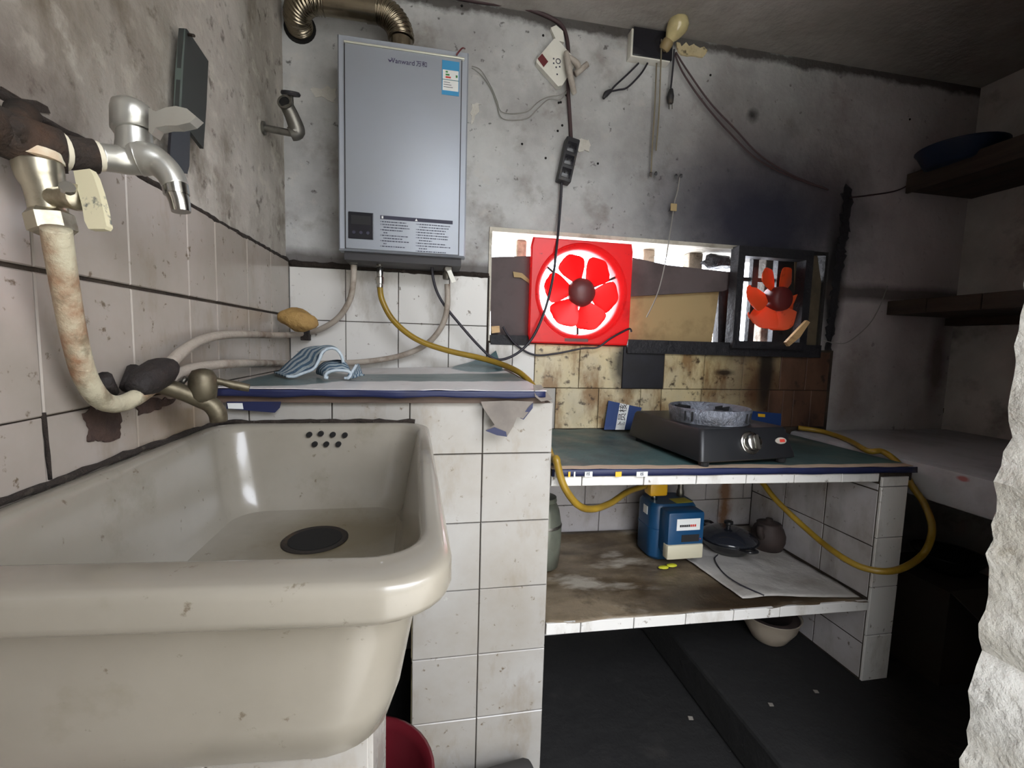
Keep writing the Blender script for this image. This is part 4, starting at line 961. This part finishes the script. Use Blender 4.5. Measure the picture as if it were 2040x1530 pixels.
# black junction box
jb = thing('junction_box', 'open black junction box under the ceiling near the bulb', 'electrical box', P(1292, 128, 'y', 0))
a = P(1256, 60, 'y', -.01); b = P(1332, 128, 'y', -.01)
MB().box(a.x, b.x, -.02, .012, b.z, a.z, .002).obj('box_frame', 'plastic_white', jb, smooth=True, angle=40)
MB().box(a.x+.006, b.x+.004, -.024, -.005, b.z+.004, a.z+.004, .002).obj('cover', 'panel_black', jb, smooth=True, angle=40)
MB().tube([P(1272, 126, 'y', -.004), P(1250, 148, 'y', -.006), P(1226, 170, 'y', -.008), P(1216, 182, 'y', -.01)], .003, 8).obj('lead', 'cable_black', jb, smooth=True)
MB().tube([P(1290, 126, 'y', -.004), P(1276, 148, 'y', -.008), P(1250, 174, 'y', -.01), P(1232, 179, 'y', -.01), P(1216, 182, 'y', -.012)], .003, 8).obj('lead', 'cable_black', jb, smooth=True)
MB().tube([P(1218, 180, 'y', -.012), P(1208, 187, 'y', -.013), P(1202, 196, 'y', -.014)], [.005, .009, .004], 10).obj('plug', 'strip_black', jb, smooth=True)
hp = thing('hanging_plug', 'black plug on a short lead hanging beside the pull cord', 'plug', P(1335, 215, 'y', -.01))
MB().tube([P(1343, 98, 'y', -.02), P(1341, 130, 'y', -.012), P(1336, 180, 'y', -.012)], .003, 8).obj('lead', 'cable_black', hp, smooth=True)
MB().tube([P(1337, 178, 'y', -.012), P(1336, 192, 'y', -.014), P(1336, 206, 'y', -.014)], [.006, .011, .008], 12).obj('plug_body', 'strip_black', hp, smooth=True)
for dx in (-3, 3): MB().tube([P(1336+dx, 206, 'y', -.014), P(1336+dx, 217, 'y', -.014)], .0015, 6, smooth=False).obj('pin', 'zinc', hp)
# bulb
bu = thing('light_bulb', 'unlit yellowed light bulb in holder under the ceiling', 'light bulb', P(1335, 90, 'y', -.04))
o0 = P(1326, 92, 'y', -.03); o1 = P(1352, 48, 'y', -.06); axd = (o1-o0).normalized()
MB().lathe([(.014, -.012), (.018, -.006), (.018, .014), (.015, .018)], o0, axd, 18).obj('holder', 'holder_tan', bu, smooth=True, angle=40)
MB().lathe([(.013, .016), (.016, .024), (.026, .040), (.032, .056), (.033, .066), (.029, .080), (.018, .091), (.003, .096)], o0-axd*.004, axd, 24).obj('glass', 'bulb_glass', bu, smooth=True)
MB().tube([o0+Vector((0, .03, -.005)), o0-axd*.012], .006, 8, smooth=False).obj('bracket', 'holder_tan', bu)
cable('pull_cord', [P(1318, 78, 'y', -.03), P(1316, 140, 'y', -.02), P(1313, 220, 'y', -.012), P(1307, 300, 'y', -.008)], .0022, 'string_tan', 'tan pull cord hanging from the bulb holder, longer strand', 'cord', n=7)
cable('pull_cord', [P(1308, 126, 'y', -.01), P(1304, 220, 'y', -.008), P(1299, 300, 'y', -.008), P(1297, 352, 'y', -.008)], .0022, 'string_tan', 'tan cord hanging from junction box down to the pegs', 'cord', n=7)
for k, o in enumerate((0, 9)):
    cable('sagging_cable', [P(1346-o*.2, 104+o*.4, 'y', -.015), P(1372-o, 145+o*.5, 'y', -.012), P(1415-o, 205+o*.6, 'y', -.01), P(1465-o, 258+o, 'y', -.008), P(1515-o*.6, 310+o*.9, 'y', -.006), P(1580, 350+o*.4, 'y', -.004), P(1650, 378, 'y', -.002)], .0028, 'cable_brown', f'dark cable sagging from bulb across sooty wall, {"upper" if k == 0 else "lower"} run', 'cable', n=7)
for x, y in ((1302, 344), (1352, 349)):
    pg = thing('wall_peg', 'dark double wall peg at end of hanging cord' if x < 1320 else 'dark wall peg holding the tagged wire', 'peg', P(x, y, 'y', 0))
    for dx in (-5, 5): MB().tube([P(x+dx, y, 'y', .012), P(x+dx, y+3, 'y', -.022)], .0045, 8, smooth=False).obj('peg', 'strip_black', pg)
MB().tube([P(1354, 352, 'y', -.018), P(1350, 380, 'y', -.012), P(1344, 402, 'y', -.01), P(1340, 430, 'y', -.012), P(1334, 470, 'y', -.03), P(1322, 540, 'y', -.03), P(1308, 590, 'y', -.02), P(1288, 632, 'y', 0)], .0018, 6).obj('tagged_wire', 'cable_white', None, smooth=True, label='thin wire hanging from peg past the carton flap', cat='wire')
q = P(1342, 413, 'y', -.016); MB().box(q.x-.011, q.x+.011, q.y-.002, q.y+.002, q.z-.012, q.z+.012, .001).obj('paper_tag', 'cardboard', None, label='small cream tag on the thin hanging wire', cat='tag')
cable('loose_wire', [P(1636, 677, 'y', -.006), P(1662, 683, 'y', -.006), P(1690, 681, 'y', .004), P(1730, 648, 'y', .004), P(1752, 612, 'y', .004), P(1768, 570, 'y', .004)], .0015, 'cable_white', 'thin pale wire curling right of the small fan', 'wire', n=6)
cable('loose_wire', [P(1692, 394, 'y', .004), P(1740, 388, 'y', .004), P(1785, 380, 'y', .004), P(1815, 366, 'y', .004)], .0025, 'cable_brown', 'brown wire running from soot corner to high shelf', 'wire', n=6)

# ================================================================== STOVE
zt0 = tz(1.2)+.003
FLp = P(1396, 924, 'z', zt0+.012); FRp = P(1586, 913, 'z', zt0+.012)
ex = (FRp-FLp); ex.z = 0; wS = ex.length; ex.normalize(); ey = Vector((-ex.y, ex.x, 0))
st = thing('gas_stove', 'black single-burner gas stove standing on the green vinyl', 'stove', (FLp+ex*wS/2+ey*.18)*1.0)
def sp_(u, v, z): 
    q = FLp+ex*u+ey*v; return Vector((q.x, q.y, zt0+z))
dS = .335; hS = .092
def sring(i0, i1, ib, r, z, n=4):
    pts = rrect(i0, wS-i0, i1, dS-ib, r, 0, n); return [sp_(p.x, p.y, z) for p in pts]
MB().rings([sring(.006, .006, .0, .008, .012), sring(0, 0, 0, .01, .016), sring(.001, .002, 0, .01, .026), sring(.012, .022, .004, .012, hS-.008), sring(.016, .028, .008, .012, hS-.001), sring(.022, .034, .012, .012, hS)]).obj('body', 'stove_black', st, smooth=True, angle=30)
for u, v_ in ((.025, .02), (wS-.03, .02), (.025, dS-.03), (wS-.03, dS-.03)): MB().lathe([(.012, 0), (.014, .014)], sp_(u, v_, 0), n=12).obj('foot', 'stove_rubber', st)
rc = P(1411, 838, 'z', zt0+hS); 
rc = Vector((rc.x, rc.y, zt0+hS))
u_ = (rc-FLp).dot(ex); v__ = (rc-FLp).dot(ey)
RR = .103
ring = MB().rings([[rc+Vector((r*math.cos(2*PI*k/40), r*math.sin(2*PI*k/40), h)) for k in range(40)] for r, h in ((RR-.010, .001), (RR-.002, .001), (RR, .010), (RR+.004, .037), (RR+.001, .041), (RR-.003, .039), (RR-.012, .006))], False, False).obj('wind_ring', 'foil_ring', st, smooth=True, angle=50)
for k in range(4):
    a = math.radians(-62+90*k); d = Vector((math.cos(a), math.sin(a), 0))
    for s_ in (-.010, .010):
        t_ = Vector((-d.y, d.x, 0))*s_
        MB().prism([rc+t_+d*(RR+.0045)+Vector((0, 0, .008)), rc+t_+d*(RR+.0055)+Vector((0, 0, .034)), rc+t_+d*.060+Vector((0, 0, .034)), rc+t_+d*.060+Vector((0, 0, .026)), rc+t_+d*(RR-.008)+Vector((0, 0, .022))], Vector((-d.y, d.x, 0))*.0035).obj('pan_support', 'stove_rubber', st)
MB().lathe([(.045, 0), (.045, .010), (.038, .016), (.036, .012), (.015, .012), (.014, .018), (.002, .019)], rc, n=28).obj('burner', 'stove_rubber', st, smooth=True, angle=40)
# knob on sloping front
kp = P(1492, 884, 'y', -.0)
fn_ = (sp_(0, 0, .02)-sp_(0, .022, hS-.008)); fdir = (-ey*(hS-.03)+Vector((0, 0, 1))*.02).normalized()
fpt = sp_(0, .002, .026)
# intersect view ray with the front plane
ray = (P(1494, 882, 'z', -.4)-CAM).normalized(); tt = (fpt-CAM).dot(fdir)/ray.dot(fdir); kp = CAM+ray*tt
MB().lathe([(.029, 0), (.029, .003), (.026, .005)], kp, fdir, 28).obj('knob_bezel', 'chrome', st, smooth=True, angle=40)
kn = MB().lathe([(.021, .004), (.022, .010), (.021, .018), (.017, .021), (.002, .022)], kp, fdir, 28).obj('knob', 'chrome', st, smooth=True, angle=40, label='chrome gas knob')
s2 = ex.cross(fdir)
MB().prism([kp+fdir*.020+ex*a_+s2*b_ for a_, b_ in ((-.004, -.017), (.004, -.018), (.004, .018), (-.004, .017))], fdir*.007).obj('knob_grip', 'zinc', kn)
ray = (P(1555, 878, 'z', -.4)-CAM).normalized(); lp = CAM+ray*((fpt-CAM).dot(fdir)/ray.dot(fdir))
bdg = MB().prism([lp+ex*(.018*math.cos(2*PI*k/20))+s2*(.0085*math.sin(2*PI*k/20)) for k in range(20)], fdir*.0015).obj('badge', 'tape_grey', st)
MB().prism([lp+fdir*.0015+ex*a_+s2*b_ for a_, b_ in ((-.004, -.004), (.012, -.004), (.012, .004), (-.004, .004))], fdir*.0006).obj('badge_mark', 'label_red', bdg)
# banner scraps behind the stove
bs = thing('banner_scrap', 'blue and white banner scrap with characters leaning behind the stove', 'banner', P(1240, 856, 'y', -.02))
cor = [P(x, y, 'y', yy) for x, y, yy in ((1203, 856, -.035), (1212, 798, -.012), (1278, 812, -.012), (1268, 856, -.035))]
MB().prism(cor, (0, -.0012, 0)).obj('sheet', 'sign_blue', bs)
w0 = [cor[0].lerp(cor[3], .34), cor[1].lerp(cor[2], .34), cor[1].lerp(cor[2], .62), cor[0].lerp(cor[3], .62)]
MB().prism([p+Vector((0, -.0014, 0)) for p in w0], (0, -.0006, 0)).obj('white_stripe', 'print_white', bs)
r_ = (cor[1]-cor[0]).normalized(); u2 = -((cor[3]-cor[0]).normalized())
nn = r_.cross(u2).normalized()
mid = (w0[0]+w0[1]+w0[2]+w0[3])/4+Vector((0, -.0024, 0))
text('lettering', '全员核', mid, r_, u2, .030, 'ink_black', bs)
sb = MB().prism([P(x, y, 'y', -.01) for x, y in ((1492, 818), (1556, 824), (1555, 852), (1492, 852))], (0, -.0012, 0)).obj('banner_strip', 'sign_blue', None, label='dark blue banner strip behind right side of the stove', cat='banner')
MB().prism([P(x, y, 'y', -.0115) for x, y in ((1510, 824), (1524, 825), (1524, 831), (1510, 830))], (0, -.0006, 0)).obj('print_mark', 'meter_yellow', sb)
yc = P(1272, 853, 'y', -.06); MB().lathe([(.009, 0), (.010, .004), (.010, .016), (.006, .018)], (yc.x, yc.y, tz(yc.x)+.003), n=12).obj('yellow_cap', 'tag_yellow', None, smooth=True, label='small yellow cap beside the back of the stove', cat='cap')

# ================================================================== GAS METER
mz = SZ(1.18)+.004
mm = thing('gas_meter', 'blue gas meter with grey cover standing on lower shelf', 'gas meter', (1.18, -.18, mz))
mtop = P(1330, 1000, 'y', -.20).z
def mring(x0, x1, y0, y1, r, z): return rrect(x0, x1, y0, y1, r, z, 6)
x0, x1, y0, y1 = 1.092, 1.250, -.205, -.085
H = mtop-.008
MB().rings([mring(x0+.008, x1-.008, y0+.008, y1-.008, .03, mz), mring(x0, x1, y0, y1, .035, mz+.010), mring(x0, x1, y0, y1, .035, mz+(H-mz)*.52), mring(x0-.0015, x1+.0015, y0-.0015, y1+.0015, .035, mz+(H-mz)*.525), mring(x0-.0015, x1+.0015, y0-.0015, y1+.0015, .035, mz+(H-mz)*.555), mring(x0, x1, y0, y1, .035, mz+(H-mz)*.56), mring(x0, x1, y0, y1, .035, H-.012), mring(x0+.008, x1-.008, y0+.008, y1-.008, .03, H)]).obj('body', 'meter_blue', mm, smooth=True, angle=40)
uz0 = P(1330, 1110, 'y', -.26).z; uz1 = P(1360, 1022, 'y', -.26).z
ux0 = P(1332, 1060, 'y', -.26).x; ux1 = P(1404, 1060, 'y', -.26).x
MB().box(ux0, ux1, -.258, -.20, uz0, uz1, .008).obj('index_unit', 'meter_blue', mm, smooth=True, angle=40)
zc_ = P(1360, 1085, 'y', -.26).z
MB().box(ux0-.002, ux1-.004, -.264, -.235, uz0-.008, zc_, .004).obj('lower_cover', 'meter_grey', mm, smooth=True, angle=40)
q0 = P(1349, 1036, 'y', -.2585); q1 = P(1394, 1053, 'y', -.2585)
mlb = MB().box(q0.x, q1.x, -.2595, -.2578, q1.z-.003, q0.z+.002).obj('counter_label', 'print_white', mm)
zz = (q0.z+q1.z)/2-.004
for k in range(8): MB().box(q0.x+.010+.0068*k, q0.x+.0152+.0068*k, -.2602, -.2594, zz-.0035, zz+.0035).obj('digit_wheel', 'ink_black' if k < 5 else 'label_red', mlb)
q0 = P(1358, 1066, 'y', -.2585); q1 = P(1392, 1078, 'y', -.2585)
MB().box(q0.x, q1.x, -.2592, -.2578, q1.z, q0.z, .0005).obj('display_window', 'ink_black', mm)
q = P(1395, 1073, 'y', -.2585); MB().lathe([(.002, 0), (.0016, .001)], q, (0, -1, 0), 8).obj('indicator', 'label_red', mm)
q = P(1289, 1012, 'y', -.15); 
MB().box(x0-.0012, x0+.001, -.168, -.142, q.z-.014, q.z+.012).obj('side_label', 'print_white', mm)
MB().prism([(1.175, -.195, H+.0005), (1.235, -.190, H+.0005), (1.228, -.150, H+.0005), (1.170, -.155, H+.0005)], (0, 0, .001)).obj('top_sticker', 'tag_yellow', mm)
g0 = P(1303, 998, 'y', -.15)
MB().lathe([(.009, 0), (.010, .002), (.010, .016), (.012, .018)], (g0.x, -.15, H-.004), n=14).obj('inlet_thread', 'chrome', mm, smooth=True, angle=40)
zt_ = tz(1.12)-.041
MB().box(g0.x-.026, g0.x+.034, -.172, -.128, H+.016, min(H+.056, zt_), .006).obj('inlet_valve', 'meter_yellow', mm, smooth=True, angle=40)
MB().lathe([(.010, 0), (.012, .004), (.012, .02), (.009, .03), (.009, min(.06, zt_-H+.0))], (1.225, -.13, H-.004), n=14).obj('outlet_pipe', 'zinc', mm, smooth=True, angle=40)
for k, (x, y) in enumerate(((1322, 1133), (1338, 1129))):
    q = P(x, y, 'z', mz); lump('vegetable_peel', (q.x, q.y, mz+.0045), .017, .009, .004, 'peel', seed=k*3, label='yellow-green peel in front of meter, '+('left' if k == 0 else 'right')+' piece', cat='peel')

# pan with glass lid, brown pot, thermos, cable on shelf
pz = SZ(1.40)+.005
pn = thing('frying_pan', 'black wok with dark glass lid behind the gas meter', 'pan', (1.40, -.165, pz))
pc = Vector((1.385, -.165, pz))
MB().lathe([(.035, 0), (.055, .006), (.080, .028), (.092, .046), (.094, .048), (.090, .048), (.078, .030), (.054, .010), (.03, .006)], pc, n=36).obj('bowl', 'pan_black', pn, smooth=True)
MB().lathe([(.091, .049), (.086, .056), (.066, .069), (.040, .078), (.014, .081)], pc, n=36).obj('lid', 'dark_glass', pn, smooth=True)
MB().lathe([(.008, .080), (.008, .090), (.014, .094), (.014, .102), (.006, .105)], pc, n=16).obj('lid_knob', 'pan_black', pn, smooth=True, angle=40)
for s_ in (-1, 1): MB().tube([pc+Vector((.02, s_*.085, .046)), pc+Vector((.015, s_*.118, .052)), pc+Vector((-.015, s_*.118, .052)), pc+Vector((-.02, s_*.085, .046))], .005, 8).obj('handle', 'pan_black', pn, smooth=True)
bz_ = SZ(1.54)+.004
bp = thing('brown_pot', 'small dark brown clay pot in the shelf corner', 'pot', (1.535, -.16, bz_))
MB().lathe([(.034, 0), (.044, .008), (.052, .035), (.052, .055), (.044, .078), (.036, .086), (.038, .092), (.030, .094), (.012, .100), (.010, .108), (.003, .110)], (1.538, -.165, bz_), n=28).obj('body', 'pot_brown', bp, smooth=True)
MB().tube([(1.497, -.185, bz_+.055), (1.484, -.19, bz_+.075), (1.482, -.192, bz_+.095)], [.012, .011, .010], 10).obj('spout', 'pot_brown', bp, smooth=True)
tmz = SZ(.72)+.004
tm = thing('metal_jar', 'grey metal jar half hidden behind the tiled pier', 'jar', (.735, -.20, tmz))
zt_ = P(1100, 988, 'y', -.2).z
hh = zt_-tmz
MB().lathe([(.038, 0), (.050, .006), (.056, hh*.35), (.056, hh*.6), (.048, hh*.82), (.036, hh*.94)], (.742, -.20, tmz), n=30).obj('body', 'thermos', tm, smooth=True)
MB().lathe([(.037, hh*.93), (.040, hh*.95), (.038, hh), (.010, hh+.004)], (.742, -.20, tmz), n=30).obj('lid', 'thermos', tm, smooth=True, angle=40)
MB().lathe([(.0568, hh*.60), (.0572, hh*.615), (.0545, hh*.64)], (.742, -.20, tmz), n=30, cap0=False, cap1=False).obj('band', 'zinc', tm, smooth=True)
cable('shelf_string', [P(1430, 1105, 'z', SZ(1.4)+.016), P(1424, 1115, 'z', SZ(1.4)+.016), P(1440, 1140, 'z', SZ(1.4)+.016), P(1470, 1162, 'z', SZ(1.4)+.016), P(1522, 1186, 'z', SZ(1.4)+.016)], .0018, 'cable_black', 'thin dark string lying on the pale plastic sheet', 'string', n=6)
# bowl under the shelf
pb = P(1540, 1280, 'z', -.972)
bwl = thing('enamel_bowl', 'chipped white bowl on the floor under the bench shelf', 'bowl', (pb.x, pb.y, -.972))
MB().lathe([(.04, 0), (.05, .008), (.075, .05), (.085, .085), (.088, .088), (.082, .086), (.07, .05), (.04, .012)], (pb.x, pb.y+.02, -.972), n=32).obj('shell', 'bowl_white', bwl, smooth=True)
MB().lathe([(.0815, .08), (.0815, .083), (.05, .079), (.002, .078)], (pb.x, pb.y+.02, -.972), n=28, cap1=False).obj('contents', 'pot_brown', bwl, smooth=True)

# ================================================================== FLOOR ITEMS
rb = thing('red_basin', 'dark red plastic basin on the floor below the sink', 'basin', (.28, -.695, FL))
hB = .265
MB().lathe([(.085, 0), (.095, .006), (.125, hB-.012), (.136, hB-.006), (.138, hB), (.132, hB+.001), (.121, hB-.014), (.091, .012), (.002, .010)], (.288, -.69, FL), n=40).obj('shell', 'basin_red', rb, smooth=True)
MB().lathe([(.128, hB-.060), (.131, hB-.056), (.128, hB-.052)], (.288, -.69, FL), n=40, cap0=False, cap1=False).obj('rib', 'basin_red', rb, smooth=True)
rl = thing('dark_roll', 'dark rolled tube lying against the foot of the pier', 'roll', (.53, -.545, FL))
MB().tube([(.42, -.575, FL+.047), (.635, -.545, FL+.047), (.645, -.543, FL+.047)], [.046, .046, .042], 24, smooth=False).obj('tube_body', 'roll_dark', rl, smooth=True, angle=40)
MB().lathe([(.03, 0), (.03, .002)], (.645, -.543, FL+.047), (1, .14, 0), 20).obj('tube_bore', 'black_hole', rl)
for k, (x, y) in enumerate(((1375, 1431), (1535, 1404), (1625, 1378))):
    q = P(x, y, 'z', -.971); MB().prism([q+Vector(v_) for v_ in ((-.006, -.004, 0), (.005, -.006, 0), (.008, .003, 0), (-.003, .006, 0))], (0, 0, .0015)).obj('paper_scrap', 'paper_bit', None, label='tiny pale scrap on the dark floor, ' + ('leftmost', 'middle', 'rightmost')[k] + ' of three', cat='scrap', group='scraps on the floor')

# ================================================================== RIGHT SIDE: plaster ledge, shelves, carton
lg = thing('plaster_ledge', 'pale plastered counter ledge along the dark right wall', 'counter', (2.1, -.45, FL))
def lgz(y): return -.352
MB().box(1.735, 2.458, -.905, -.002, -.455, -.355, .014).obj('slab', 'ledge_plaster', lg, smooth=True, angle=40)
MB().box(2.25, 2.458, -.905, -.002, FL+.0, -.455).obj('support', 'plaster_right', lg)
cb = thing('cardboard_box', 'dim brown carton on the floor beneath the plaster ledge', 'box', (1.95, -.42, -.972))
MB().box(1.80, 2.02, -.52, -.30, -.972, -.70).obj('carton_body', 'carton', cb)
MB().prism([(1.80, -.52, -.70), (2.02, -.52, -.70), (2.03, -.60, -.735), (1.79, -.60, -.735)], (0, 0, .004)).obj('flap', 'carton', cb)
MB().lathe([(.03, 0), (.05, .005), (.085, .055), (.088, .058), (.08, .055), (.03, .01)], (1.93, -.42, -.70), n=28).obj('dark_bowl', 'pan_black', None, smooth=True, label='dark bowl resting on the carton beneath the ledge', cat='bowl')
a = P(1816, 352, 'y', -.01); b = P(1816, 382, 'y', -.01)
us = thing('high_shelf', 'dark wooden shelf high in the right corner', 'shelf', (2.3, -.35, b.z))
MB().box(a.x, 2.458, -.72, -.002, b.z, b.z+.045, .003).obj('plank', 'wood_dark', us)
MB().box(a.x-.012, a.x, -.72, -.002, b.z-.006, a.z+.01, .002).obj('fascia', 'wood_dark', us)
zsx = a.z+.012
bc = P(1915, 330, 'y', -.17)
bb = thing('blue_basin', 'dark blue plastic basin on the high corner shelf', 'basin', (2.19, -.14, b.z+.046))
MB().lathe([(.08, 0), (.09, .004), (.115, .055), (.12, .06), (.112, .058), (.085, .008), (.002, .006)], (2.19, -.14, b.z+.046), n=30).obj('shell', 'basin_blue', bb, smooth=True)
lump('shelf_bundle', (2.33, -.50, b.z+.046+.075), .11, .12, .062, 'panel_black', seed=2, amp=.2, label='dark wrapped bundle at front of high corner shelf', cat='bundle')
a = P(1772, 600, 'y', -.01); b = P(1772, 628, 'y', -.01)
ms = thing('low_shelf', 'brown plank shelf on right wall below the high shelf', 'shelf', (2.3, -.35, b.z))
ys = [-.80, -.62, -.44, -.30, -.14, -.002]
for k in range(5):
    MB().box(a.x, 2.458, ys[k]+.001, ys[k+1]-.001, b.z+.001, a.z, .002).obj('plank', 'wood_dark', ms)
MB().box(2.40, 2.458, -.80, -.002, b.z-.03, b.z).obj('batten', 'wood_dark', ms)

# repeats of one kind share a group
GR_ = {'water_hose': 'grey water hoses along the tiles', 'gas_hose': 'yellow gas hoses', 'sagging_cable': 'cables sagging from the bulb', 'thin_wire': 'thin wires beside the heater',
       'pull_cord': 'cords hanging under the ceiling', 'wall_peg': 'pegs on the back wall', 'vegetable_peel': 'peels in front of the meter', 'loose_wire': 'loose wires on the right of the back wall'}
for o in bpy.data.objects:
    b_ = o.name.split('.')[0]
    if o.parent is None and b_ in GR_: o['group'] = GR_[b_]
